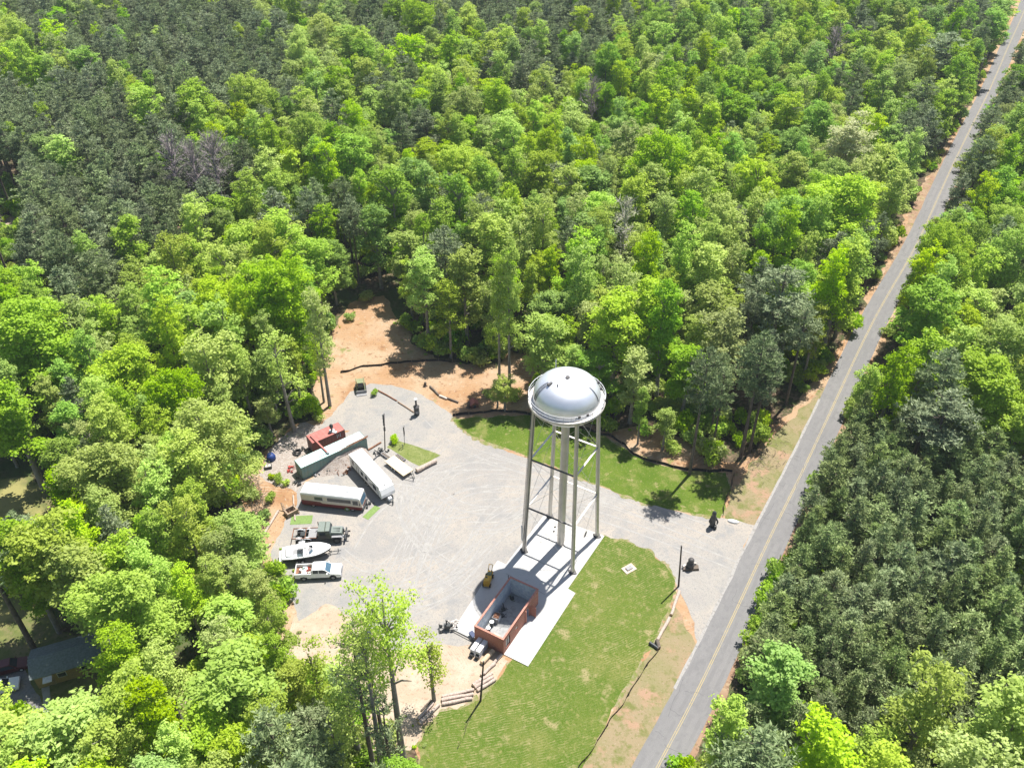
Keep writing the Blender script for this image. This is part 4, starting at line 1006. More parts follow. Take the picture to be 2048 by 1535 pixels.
def travel_trailer(loc, rz, label, L=10.1):
    t = thing('travel_trailer', loc, rz, label, 'caravan')
    W = 1.22; x0, x1 = -L/2, L/2
    prof = [(x0, .55), (x1-.45, .55), (x1, 1.0), (x1+.02, 1.6), (x1-.35, 2.5), (x1-.95, 3.0), (x0+.1, 3.0), (x0, 2.9)]
    MB().prism(prof, W).build('body', M_white, t)
    MB().prism([(x0-.02, 2.94), (x1-.9, 2.94), (x1-.95, 3.04), (x0, 3.04)], W+.03).build('roof', M_wroof, t)
    MB().prism([(x1-1.0, 2.99), (x1-.38, 2.5), (x1-.01, 1.62), (x1+.03, 1.62), (x1-.3, 2.55), (x1-.92, 3.07)], W+.015).build('front_cap', M_white, t)
    for s in (-1, 1):
        e = s*(W+.01)
        for (a, w, z, hh) in ((x0+1.2, .75, 2.0, .9), (x0+4.2, .75, 1.8, .7), (x0+5.6, .75, 1.9, .8), (x0+8.3, 1.1, 1.95, .95)):
            fr = MB().box((a, e, z), (w+.08, .03, hh+.08)).build('window', M_lgrey, t); MB().box((a, e+s*.012, z), (w, .03, hh)).build('pane', M_glass, fr)
        dm = MB()
        for a in (x0+2.3, x0+2.95): dm.box((a, e, 1.75), (.10, .02, 2.1))
        dm.box((x0+2.62, e, 2.82), (.68, .02, .1)); dm.build('door_outline', M_dsteel, t)
        MB().box((0, e, 2.9), (L-1.2, .03, .16)).box((0, e, .72), (L-.8, .02, .3)).build('trim', M_dsteel, t)
        g = MB()
        for k in range(3):
            g.box((x0+6.8+.35*k, e+s*.004, 1.5+.22*k), (.9-.2*k, .02, .07), 0)
        g.box((x1-1.1, e+s*.004, 1.8), (.09, .02, 1.9)); g.build('graphic', M_blk, t)
        for x in (-.6, .3): wheel(t, x, s*1.05, .36, .22, M_lgrey)
        MB().box((-.15, s*1.17, .8), (2.0, .1, .3)).build('mudguard', M_blk, t)
    # roof gear
    MB().box((.6, 0, 3.12), (.75, .7, .16)).build('air_conditioner', M_white, t)
    for x in (-3.3, 3.2): MB().box((x, .1, 3.08), (.4, .4, .08)).build('roof_vent', M_lgrey, t)
    # dark mark on the front cap: two little lines, unreadable in the photo
    def cap(u, y): return (x1-.95+.6*u+.05, y, 3.03-.5*u+.05)
    lm = MB()
    for (u, a, b) in ((.35, -.25, .05), (.62, -.55, .45)):
        k = 9
        for i in range(k):
            y = a+(b-a)*i/k; p = Vector(cap(u, y)); q = Vector(cap(u+(.12 if i % 2 else -.08), y+(b-a)/k*.8)); lm.cyl(p, q, .022, n=4)
    lm.build('front_mark', M_grey, t)
    f = MB(); f.path([(x1-.2, -.8, .5), (x1+1.4, 0, .5)], .06).path([(x1-.2, .8, .5), (x1+1.4, 0, .5)], .06).cyl((x1+1.3, 0, 0), (x1+1.3, 0, .8), .05, n=8); f.build('drawbar', M_blk, t)
    MB().box((x1+.4, 0, .72), (.55, .7, .42), taper=.8).build('gas_bottle_cover', M_white, t)
    MB().box((x0-.08, 0, .5), (.12, 2.3, .12)).build('rear_bumper', M_blk, t)
    return t
A = G(570+1305*.0977, 840+700*.0977, 3.0); B = G(460+1545*.1954, 900+425*.1954, 2.6); h = heading(A, B); n = Vector((-math.sin(h), math.cos(h), 0))
c = (A+B)/2+n*1.22; c.z = 0
travel_trailer(c, h, 'white caravan trailer with dark windows beside the flatbed trailer', (B-A).length)

def flatbed(loc, rz, L, W, label):
    t = thing('flatbed_trailer', loc, rz, label, 'flatbed trailer')
    MB().box((0, 0, .78), (L, W, .08)).box((.5, .2, .83), (.5, .2, .02)).build('deck', M_tan, t)
    f = MB()
    for s in (-1, 1): f.box((0, s*(W/2-.04), .68), (L, .08, .12)); f.path([(L/2, s*W*.38, .6), (L/2+1.6, 0, .55)], .05)
    for x in (-L/2+.2, 0, L/2-.1): f.box((x, 0, .64), (.08, W-.2, .1))
    f.path([(L/2+.5, -.5, .58), (L/2+.5, .5, .58)], .04).cyl((L/2+1.2, 0, 0), (L/2+1.2, 0, .7), .045, n=8)
    f.build('frame', M_blk, t)
    for s in (-1, 1):
        for x in (-.8, .0): wheel(t, x, s*(W/2-.16), .33, .2, M_lgrey)
    for s in (-1, 1): MB().box((-L/2-.02, s*W*.4, .68), (.04, .18, .1)).build('tail_light', M_mred, t)
    return t
o1 = (540, 700); s1 = .1954
P = [G(o1[0]+x*s1, o1[1]+y*s1, .8) for x, y in ((1155, 1130), (1290, 1080), (1455, 1225), (1380, 1285))]
h = heading((P[0]+P[1])/2, (P[2]+P[3])/2); L = ((P[2]+P[3])/2-(P[0]+P[1])/2).length; c = sum(P, Vector())/4; c.z = 0
flatbed(c, h, L, 2.1, 'flatbed trailer with tan plywood deck beside the grass island')

# compact loader seen from its bucket end
def loader(loc, rz, label):
    t = thing('compact_loader', loc, rz, label, 'loader')
    for s in (-1, 1):
        MB().prism([(-1.2, .12), (-.95, 0), (.95, 0), (1.2, .12), (1.25, .4), (1.0, .62), (-1.0, .62), (-1.25, .4)], .19, M=Matrix.Translation((0, s*.8, 0))).build('track', M_black, t)
        MB().path([(-1.2, s*.72, 1.7), (.4, s*.72, 1.55), (1.45, s*.7, .6)], .09, 6).build('lift_arm', M_green, t)
    MB().box((-.5, 0, .95), (1.6, 1.15, .9)).build('engine_housing', M_green, t)
    c = MB()
    for x in (-.35, .85):
        for s in (-1, 1): c.cyl((x, s*.5, 1.2), (x, s*.48, 2.1), .045, n=6)
    c.build('cab_frame', M_blk, t); MB().box((.25, 0, 2.14), (1.35, 1.1, .08)).build('cab_roof', M_green, t)
    MB().box((.88, 0, 1.6), (.03, .9, .85)).build('cab_glass', M_glass, t)
    MB().prism([(1.45, .05), (2.05, .05), (2.1, .12), (1.6, .2), (1.5, .75), (1.4, .75)], .95).build('bucket', M_grey, t)
    MB().box((.1, 0, 1.25), (.5, .5, .4)).build('seat', M_black, t)
    return t
b = G(722, 778); loader(b, R(-78), 'small green tracked loader parked at the top of the gravel')
# black stove / boiler with a chimney
b = G(834, 829); t = thing('wood_stove', b, .2, 'tall black metal stove with chimney at the timber end', 'stove')
MB().cyl((0, 0, .25), (0, 0, 1.9), .5, .48, 18).build('body', M_blk, t); MB().cyl((0, 0, 1.9), (0, 0, 2.15), .58, .3, 18).build('collar', M_dsteel, t)
MB().cyl((0, 0, 2.1), (0, 0, 3.5), .17, .17, 12).build('chimney', M_blk, t); MB().cyl((0, 0, 3.5), (0, 0, 3.62), .3, .3, 14).build('chimney_cap', M_lgrey, t)
MB().box((.0, -.5, .9), (.5, .08, .5)).build('door', M_grey, t)
lg = MB()
for a in range(3): lg.cyl((.35*math.cos(a*2.1), .35*math.sin(a*2.1), 0), (.35*math.cos(a*2.1), .35*math.sin(a*2.1), .3), .04, n=6)
lg.build('feet', M_blk, t)
# yellow wheeled machine on the pad
def yellow_machine(loc, rz):
    t = thing('concrete_saw_cart', loc, rz, 'yellow wheeled machine with dark hoses on the concrete beside the brick building', 'machine')
    MB().box((-.3, 0, .75), (1.3, .95, .6)).box((-.6, 0, 1.15), (.6, .7, .25)).build('engine_box', M_yellow, t)
    f = MB(); f.box((.3, 0, .42), (2.9, .8, .1)).path([(1.2, -.3, .5), (1.9, -.25, 1.7)], .05).path([(1.2, .3, .5), (1.9, .25, 1.7)], .05).path([(1.9, -.25, 1.7), (1.9, .25, 1.7)], .05); f.build('frame', M_yellow, t)
    for s in (-1, 1):
        for x in (-.8, .9): wheel(t, x, s*.5, .3, .2, M_yellow)
    m = MB(); random.seed(12)
    for k in range(10): m.cyl((random.uniform(.2, 1.2), random.uniform(-.3, .3), .5), (random.uniform(.3, 1.5), random.uniform(-.3, .3), random.uniform(.8, 1.5)), .05, n=5)
    m.build('hose', M_blk, t); MB().box((.7, 0, .8), (.7, .6, .5)).build('hopper', M_green, t)
    MB().box((-.2, .2, 1.15), (.3, .3, .2)).build('air_filter', M_blk, t)
A = G(970, 1180, .5); B = G(982, 1140, .5); c = (A+B)/2; c.z = PZ
yellow_machine(c, heading(A, B))
# dark tow-behind rig and its long pole
b = G(892, 1258); t = thing('engine_hoist', b, .1, 'black spindly engine rig on wheels left of the concrete pad', 'rig')
f = MB(); f.path([(-.9, -.4, .35), (1.0, -.4, .35)], .06).path([(-.9, .4, .35), (1.0, .4, .35)], .06).path([(-.9, -.4, .35), (-.9, .4, .35), (-.9, .4, .9)], .06).path([(.2, 0, .35), (.1, .1, 1.9)], .09).path([(.1, .1, 1.9), (.6, -.2, 1.6)], .07).path([(1.0, -.4, .35), (1.7, -.3, .3)], .05); f.build('frame', M_blk, t)
MB().box((.2, 0, .75), (.9, .6, .6)).build('motor', M_blk, t)
for x, y in ((-.7, .5), (-.7, -.5), (.8, .5), (.8, -.5)): wheel(t, x, y, .22, .14, M_grey)
A = G(906, 1259, .3); B = G(946, 1280, .3)
t = thing('steel_pole', (A+B)/2, heading(A, B), 'long dark pole lying between the black rig and the brick building', 'pole'); MB().cyl((-(B-A).length/2, 0, 0), ((B-A).length/2, 0, 0), .06, n=8).build('shaft', M_blk, t); MB().cyl(((B-A).length/2-.1, 0, 0), ((B-A).length/2+.05, 0, 0), .09, n=8).build('collar', M_dsteel, t)
b = G(903, 1247); m = MB(); random.seed(5)
for k in range(26): m.box((random.uniform(-.9, .9), random.uniform(-.7, .7), .06), (random.uniform(.1, .4), random.uniform(.1, .3), .12), random.uniform(0, 3))
o = m.build('rubble_heap', M_rock); o.location = b; tag(o, 'white scatter of rubble beside the black rig', 'rubble', kind='stuff')
b = G(945, 1272, PZ); t = thing('wheelbarrow', b, 2.2, 'small dark blue wheelbarrow against the brick building side', 'wheelbarrow')
MB().prism([(-.45, .5), (.4, .3), (.5, .6), (-.6, .62)], .32).build('tray', mat('navy', (.03, .05, .12), .5), t); MB().path([(-1.1, -.28, .5), (.4, -.1, .25)], .02).path([(-1.1, .28, .5), (.4, .1, .25)], .02).build('handles', M_wood, t); MB().cyl((.5, -.05, .2), (.5, .05, .2), .2, n=14).build('wheel', M_black, t)
# two stacks of aluminium frames
for i, (px, lb) in enumerate((((955, 1296), 'left stack of pale metal rails below the brick building'), ((966, 1300), 'right stack of pale metal rails below the brick building'))):
    b = G(*px); t = thing('rail_stack', b, phL, lb, 'metal stack', 'stacks of pale metal rails')
    for k in range(6):
        MB().box((0, 0, .12+.24*k), (2.7, .62, .1)).box((-1.2, 0, .22+.24*k), (.12, .55, .10)).box((1.2, 0, .22+.24*k), (.12, .55, .10)).build('rail', M_white if k > 3 else M_lgrey, t)
    MB().box((-1.45, 0, .35), (.5, .5, .7)).build('end_block', M_blk, t)

# statue by the apron, standing carved figure, white sack
b = G(1380, 1135); t = thing('boulder_figure', b, .1, 'dark round stone figure on a brown slab at the driveway mouth', 'statue')
MB().add([(-1.3, -.55, 0), (1.2, -.7, 0), (1.35, .3, 0), (-.9, .6, 0), (-1.2, -.5, .35), (1.1, -.6, .42), (1.2, .2, .35), (-.8, .45, .3)], [(0, 3, 2, 1), (4, 5, 6, 7), (0, 1, 5, 4), (1, 2, 6, 5), (2, 3, 7, 6), (3, 0, 4, 7)]).build('slab', M_bark, t)
MB().lathe([(.02, .3), (.5, .45), (.62, .8), (.45, 1.15), (.3, 1.25), (.44, 1.5), (.46, 1.75), (.3, 2.0), (.02, 2.05)], 14).build('figure', M_dsteel, t)
MB().box((-.9, .1, .45), (.7, .4, .25), .5, taper=.7).box((.8, .35, .5), (.5, .3, .25), -.3, taper=.7).build('pale_stone', M_rock, t)
b = G(1424, 1052); t = thing('carved_bear', b, 0, 'tall black carved figure standing beside the driveway mouth', 'statue')
MB().lathe([(.02, 0), (.42, .05), (.46, .6), (.42, 1.3), (.48, 1.9), (.36, 2.3), (.3, 2.5), (.36, 2.8), (.3, 3.1), (.1, 3.3), (.02, 3.32)], 14).build('figure', M_blk, t)
MB().taper([(.35, -.05, 1.9), (.7, -.15, 1.2), (.6, -.3, .8)], [.16, .14, .1], 8).build('arm', M_blk, t); MB().taper([(-.35, -.05, 1.9), (-.6, -.15, 1.3), (-.45, -.3, 1.0)], [.16, .14, .1], 8).build('arm', M_blk, t)
MB().cyl((.35, -.55, 0), (.35, -.55, .75), .25, .22, 10).build('stump', M_blk, t)
b = G(1466, 1043); o = MB().lathe([(.02, 0), (.8, .03), (.75, .22), (.4, .32), (.02, .34)], 10).build('sack', M_white); o.location = b; o.scale = (1.1, .5, 1); o.rotation_euler = (0, 0, -.3); tag(o, 'crumpled white sack at the end of the silt fence', 'sack')
# red dog house, black stump
b = G(948, 812); t = thing('dog_house', b, .3, 'small reddish wooden hut on the orange dirt', 'hut')
MB().prism([(-.7, 0), (.7, 0), (.7, .8), (0, 1.35), (-.7, .8)], .6).build('wall', M_rust, t)
for s in (-1, 1): MB().add([(s*.85, -.72, .72), (s*.85, .72, .72), (0, .72, 1.42), (0, -.72, 1.42), (s*.85, -.72, .78), (s*.85, .72, .78), (0, .72, 1.48), (0, -.72, 1.48)], [(0, 1, 2, 3), (4, 5, 6, 7), (0, 1, 5, 4), (2, 3, 7, 6), (0, 3, 7, 4), (1, 2, 6, 5)]).build('roof', M_redtop, t)
MB().box((0, -.61, .35), (.5, .03, .6)).build('dark_doorway_panel', M_blk, t)  # solid black panel: the doorway's inner shade put into its colour
for (px, h_, lb) in (((937, 815), 1.3, 'black jagged stump left of the reddish hut'), ((850, 772), .9, 'squat dark stump on the orange dirt below the shadow')):
    b = G(*px); t = thing('tree_stump', b, 0, lb, 'stump'); random.seed(int(h_*10))
    MB().taper([(0, 0, 0), (0.05, 0, h_*.5), (.12, .05, h_)], [.32, .26, .2], 9).build('bark', M_bark, t)
    m = MB()
    for k in range(5):
        a = k*1.25; m.taper([(0, 0, .15), (.5*math.cos(a), .5*math.sin(a), .05)], [.12, .05], 6)
    m.build('roots', M_bark, t)
# tyres / black ring and junk by the containers
b = G(594, 906); t = thing('tyre_ring', b, 0, 'large black hose ring left of the pale container', 'hose ring'); MB().torus((0, 0, .16), .6, .16, 24, 8).build('outer_coil', M_black, t); MB().torus((.15, .1, .40), .48, .09, 24, 8).build('inner_coil', M_black, t)
random.seed(21)
def junk(px, rad, n, m_, label, name='junk_pile', hgt=.6, seed=1):
    random.seed(seed); b = G(*px); m = MB()
    for k in range(n):
        a = random.uniform(0, 6.3); r = rad*math.sqrt(random.random()); p = Vector((r*math.cos(a), r*math.sin(a), random.uniform(.03, .15)))
        q = p+Vector((random.uniform(-.7, .7), random.uniform(-.7, .7), random.uniform(0, hgt)))
        if k % 3: m.cyl(p, q, random.uniform(.03, .09), n=6)
        else: m.box(p+Vector((0, 0, .12)), (random.uniform(.2, .5), random.uniform(.2, .4), random.uniform(.15, .4)), a)
    o = m.build(name, m_); o.location = b; tag(o, label, 'junk'); return o
junk((608, 906), 1.4, 16, M_blk, 'black junk heap between the two containers', seed=2)
junk((583, 940), .9, 12, M_mred, 'small red junk heap at the pale container end', seed=3)
junk((683, 936), 1.9, 34, M_rust, 'rusty tangle of scrap beside the caravan', seed=4)
junk((663, 940), .9, 14, M_blk, 'black scrap bundle at the left of the rusty tangle', seed=5)
junk((697, 915), .9, 12, M_wood, 'brown scrap wood between pale container and caravan', seed=6)
junk((763, 905), 1.3, 22, M_blk, 'dark heap of machine parts beside the slim pole', seed=7)
junk((628, 946), .8, 12, M_grey, 'grey brush heap at the pale container corner', seed=8)
junk((598, 962), 1.0, 12, M_blk, 'dark scrap strewn behind the motorhome', seed=10)
junk((581, 1022), 1.4, 16, M_wood, 'splintered brown timber pile behind the army truck', hgt=1.2, seed=11)
junk((737, 1008), .8, 10, M_blk, 'small dark gear pile at the motorhome nose', seed=12)
b = G(583, 1026); t = thing('timber_crib', b, .7, 'dark timber frame box behind the army truck', 'timber frame')
for z in (.15, .45, .75):
    MB().box((0, .6, z), (1.9, .22, .26)).box((0, -.6, z), (1.9, .22, .26)).build('beam', M_wood, t)
MB().box((-.8, 0, .45), (.22, 1.0, .8)).box((.8, 0, .45), (.22, 1.0, .8)).build('post', M_wood, t)
# blue tarp, black drum in tree shade
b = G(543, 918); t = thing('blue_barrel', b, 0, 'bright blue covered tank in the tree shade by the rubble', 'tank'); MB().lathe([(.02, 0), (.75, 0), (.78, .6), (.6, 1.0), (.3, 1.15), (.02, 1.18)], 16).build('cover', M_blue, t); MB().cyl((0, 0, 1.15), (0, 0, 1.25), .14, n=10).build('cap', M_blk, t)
b = G(537, 935); t = thing('black_tub', b, .3, 'black open tub below the blue covered tank', 'tub'); MB().box((0, 0, .25), (1.1, .8, .5), taper=1.1).build('shell', M_blk, t); MB().box((0, 0, .51), (.9, .6, .03)).build('contents', M_rock, t)
# turf mats
for px, w, l, lb in (((743, 1024), 1.0, 2.9, 'narrow strip of green turf matting right of the motorhome nose'), ((603, 1039), 1.7, 3.2, 'green turf mat under the rear of the army truck')):
    b = G(*px, .03); o = MB().box((0, 0, 0), (l, w, .03)).box((0, 0, -.005), (l+.15, w+.15, .02)).build('turf_mat', M_turf); o.location = b; o.rotation_euler = (0, 0, 1.0 if w < 1.5 else .05); tag(o, lb, 'mat')
b = G(734, 1013); t = thing('loose_wheel_rim', G(695, 1021), 0, 'pale green wheel lying against the motorhome front tyre', 'wheel'); MB().torus((0, 0, .35), .33, .1, 20, 8, 'Y').build('tyre', M_turf, t); MB().cyl((0, -.03, .35), (0, .03, .35), .2, n=14).build('rim', M_lgrey, t)
# trough planters by the island
for px, lb in (((772, 914), 'grey trough planter at the head of the flatbed trailer'), ((801, 917), 'dark trough planter between flatbed trailer and grass island')):
    b = G(*px); t = thing('trough', b, h-1.35 if 0 else -.75, lb, 'trough'); MB().box((0, 0, .22), (2.1, .55, .44)).build('shell', M_grey, t); MB().box((0, 0, .45), (1.9, .38, .02)).build('soil', M_bark, t)
# small gate post line at island corner
b = G(806, 897); t = thing('hand_pump', b, 0, 'thin grey hand pump on the grass island edge', 'hand pump'); MB().cyl((0, 0, 0), (0, 0, 1.1), .06, n=8).build('body', M_grey, t); MB().path([(0, 0, 1.0), (-.6, -.3, .7)], .03).build('handle', M_dsteel, t)

# ------------------------------------------------------------------ parked car under the sparse trees, and the house corner
def car(loc, rz, label, paint, L=4.6, hgt=1.45, name='parked_car', cat='car'):
    t = thing(name, loc, rz, label, cat)
    hl = L/2
    MB().prism([(-hl, .35), (hl-.1, .3), (hl, .5), (hl-.05, .72), (hl-1.2, .92), (-hl+.3, 1.0), (-hl, .85)], .88, hwt=.84, z0=.6, z1=1.0).build('body', paint, t)
    MB().prism([(-hl+.35, .95), (hl-1.25, .9), (hl-2.0, hgt), (-hl+1.1, hgt)], .82, hwt=.62, z0=.95, z1=hgt).build('cabin', paint, t)
    MB().add([(hl-1.27, -.72, .95), (hl-1.27, .72, .95), (hl-1.96, .60, hgt-.05), (hl-1.96, -.60, hgt-.05)], [(0, 1, 2, 3)]).build('windscreen', M_glass, t).location = (.03, 0, .02)
    MB().add([(-hl+.42, -.70, 1.0), (-hl+.42, .70, 1.0), (-hl+1.03, .60, hgt-.05), (-hl+1.03, -.60, hgt-.05)], [(0, 1, 2, 3)]).build('rear_window', M_glass, t).location = (-.03, 0, .02)
    for s in (-1, 1):
        MB().add([(-hl+.75, s*.83, 1.02), (hl-1.45, s*.83, 1.0), (hl-2.0, s*.68, hgt-.08), (-hl+1.15, s*.68, hgt-.08)], [(0, 1, 2, 3)]).build('side_window', M_glass, t)
        for x in (-hl+.85, hl-.85): wheel(t, x, s*.78, .32, .22, M_lgrey)
        MB().box((hl-.08, s*.62, .66), (.1, .3, .12)).build('headlight', M_lgrey, t); MB().box((-hl, s*.65, .75), (.05, .3, .12)).build('tail_light', M_mred, t)
        MB().box((hl-1.45, s*.95, 1.02), (.15, .2, .12)).build('wing_mirror', paint, t)
    return t
A = G(723, 1318, .8); B = G(730, 1262, .8); c = (A+B)/2; c.z = 0
car(c, heading(A, B), 'dark glossy car parked on sand under the sparse trees', mat('dark_car', (.045, .05, .055), .3, .3), 5.0, 1.5)
car(G(4, 1378), R(18), 'white car in the shaded drive, lower left edge', M_white)
car(G(20, 1338), R(20), 'dark red car parked beyond the small house', mat('dark_red', (.10, .02, .02), .35), 4.8, 1.6)
def house():
    P = [G(44, 1322, 3), G(150, 1283, 3), G(168, 1328, 2.6), G(58, 1360, 2.6)]
    h = heading(P[3], P[2]); L = (P[2]-P[3]).length*1.35; c = P[3].copy(); c.z = 0
    W = 5.0
    t = thing('small_house', c, h, 'low tan house with a dark grey roof in deep tree shade', 'house')
    MB().box((L/2, W/2, 1.25), (L-.8, W-.8, 2.5)).build('wall', M_sid, t)
    MB().add([(0, 0, 2.45), (L, 0, 2.45), (L, W, 2.45), (0, W, 2.45), (0, W/2, 3.5), (L, W/2, 3.5), (0, 0, 2.57), (L, 0, 2.57), (L, W, 2.57), (0, W, 2.57), (0, W/2, 3.62), (L, W/2, 3.62)],
             [(6, 7, 11, 10), (9, 10, 11, 8), (0, 4, 5, 1), (3, 2, 5, 4), (0, 1, 7, 6), (3, 9, 8, 2), (0, 6, 10, 4), (4, 10, 9, 3), (1, 5, 11, 7), (5, 2, 8, 11)]).build('roof', M_roofh, t)
    MB().add([(0.4, .4, 2.4), (.4, W-.4, 2.4), (.4, W/2, 3.3), (L-.4, .4, 2.4), (L-.4, W-.4, 2.4), (L-.4, W/2, 3.3)], [(0, 2, 1), (3, 4, 5)]).build('gable', M_sid, t)
    for x in (3.6, 6.5):
        w = MB().box((x, .39, 1.5), (1.1, .06, .9)).build('window', M_white, t); MB().box((x, .36, 1.5), (.95, .04, .75)).build('pane', M_glass, w)
    d = MB().box((2.1, .39, 1.0), (.95, .06, 2.0)).build('door', M_wood, t); MB().box((2.4, .34, 1.0), (.06, .06, .12)).build('handle', M_chrome, d)
    MB().box((2.1, -.5, 2.35), (1.1, 1.0, .08)).build('porch_roof', M_lgrey, t)
house()

# ------------------------------------------------------------------ vegetation prototypes
def leafquads(P, N, size, rng, asp=0.62):
    """rhombic leaf clumps at P with normals N (arrays)"""
    n = len(P)
    r = rng.normal(size=(n, 3)); U = np.cross(N, r); U /= np.linalg.norm(U, axis=1)[:, None]+1e-9
    V = np.cross(N, U)
    s = size[:, None]
    V4 = np.stack([P-U*s, P-V*s*asp+N*s*.12, P+U*s, P+V*s*asp+N*s*.12], axis=1).reshape(-1, 3)
    return V4
def quads_obj(name, V, m, parent=None):
    n = len(V)//4
    me = bpy.data.meshes.new(name)
    me.vertices.add(len(V)); me.vertices.foreach_set('co', V.astype(np.float32).ravel())
    me.loops.add(4*n); me.loops.foreach_set('vertex_index', np.arange(4*n, dtype=np.int32))
    me.polygons.add(n); me.polygons.foreach_set('loop_start', np.arange(0, 4*n, 4, dtype=np.int32))
    me.materials.append(m); me.update(calc_edges=True); me.validate()
    o = bpy.data.objects.new(name, me)
    col.objects.link(o)
    if parent: o.parent = parent
    return o
def broad_proto(seed, m, H=22, Rc=3.5, Hc=14, ncl=120, per=150, ls=.20, mb=M_barkg, gap=0.0, bare=False, clr=(.5, 1.1)):
    rng = np.random.default_rng(seed); random.seed(seed)
    zc = H-Hc*.52
    # lobed envelope: a few big sub-crowns
    nl = rng.integers(6, 10)
    lobes = []
    for i in range(nl):
        a = 2.4*i+rng.uniform(-.6, .6); v = (i+.5)/nl; rr = Rc*rng.uniform(.35, .75)*(1-.45*v)
        lobes.append((rr*math.cos(a), rr*math.sin(a), H-Hc*(1-v)*.95-Rc*.25, Rc*rng.uniform(.34, .56)))
    lobes.append((rng.uniform(-.6, .6), rng.uniform(-.6, .6), H-Rc*.42, Rc*.42)); lobes.append((0, 0, zc, Rc*.5))
    C = []; CR_ = []
    while len(C) < ncl:
        lx, ly, lz, lr = lobes[rng.integers(len(lobes))]
        d = rng.normal(size=3); d /= np.linalg.norm(d)
        if d[2] < -.35 and rng.random() < .7: continue
        r = lr*rng.uniform(.6, 1.25)
        p = np.array([lx, ly, lz])+d*r*np.array([1, 1, 1.2])
        cr = rng.uniform(*clr)*(.8 if p[2] > H-2 else 1)
        if any(np.linalg.norm(p-q) < .55*(cr+k) for q, k in zip(C, CR_)) and rng.random() < .75: continue
        C.append(p); CR_.append(cr)
    Ps = []; Ns = []; Ss = []
    for p, cr in zip(C, CR_):
        if rng.random() < gap: continue
        n = int(per*(cr/1.1)**2*rng.uniform(.75, 1.2)); d = rng.normal(size=(n, 3)); d /= np.linalg.norm(d, axis=1)[:, None]
        d[:, 2] = np.where(d[:, 2] < -.3, -d[:, 2], d[:, 2])
        rad = cr*np.where(rng.random(n) < .22, rng.uniform(.9, 1.55, n), rng.uniform(.25, 1.0, n)**.6)
        P = p+d*rad[:, None]*np.array([1.05, 1.05, .78])
        N = d*.8+rng.normal(size=(n, 3))*.6+np.array([0, 0, .8]); N /= np.linalg.norm(N, axis=1)[:, None]
        Ps.append(P); Ns.append(N); Ss.append(rng.uniform(.6, 1.35, n)*ls)
    V = leafquads(np.vstack(Ps), np.vstack(Ns), np.concatenate(Ss), rng)
    t = bpy.data.objects.new('tree', None); col.objects.link(t)
    # trunk with limbs
    tk = MB(); r0 = .16+H*.009
    bend = Vector((rng.uniform(-.5, .5), rng.uniform(-.5, .5), 0))
    pts = [Vector((0, 0, -.1)), bend*.3+Vector((0, 0, H*.2)), bend*.7+Vector((0, 0, H*.42)), bend+Vector((0, 0, H*.62)), bend*1.1+Vector((0, 0, H*.86))]
    tk.taper(pts, [r0*1.25, r0, r0*.8, r0*.55, r0*.15], 7)
    idx = rng.permutation(len(C))[:14 if not bare else 40]
    for i in idx:
        p = Vector(C[i]); zt = max(H*.3, min(H*.8, p.z-abs(p.x)*.5-abs(p.y)*.5)); u = zt/(H*.86)
        s = pts[1].lerp(pts[3], min(1, max(0, (zt-H*.2)/(H*.42)))); s.z = zt
        mid = s.lerp(p, .5)+Vector((0, 0, .3)); tk.taper([s, mid, p], [r0*.42*(1.1-u*.5), r0*.25, .03], 5)
        if bare:
            for k in range(8):
                q = p+Vector((rng.uniform(-1.2, 1.2), rng.uniform(-1.2, 1.2), rng.uniform(-.2, 1.2))); tk.taper([mid.lerp(p, rng.uniform(.2, 1)), q], [.045, .015], 3)
    tr = tk.build('trunk', mb, t, fix=False)
    cr = quads_obj('crown', V, m, t)
    return t
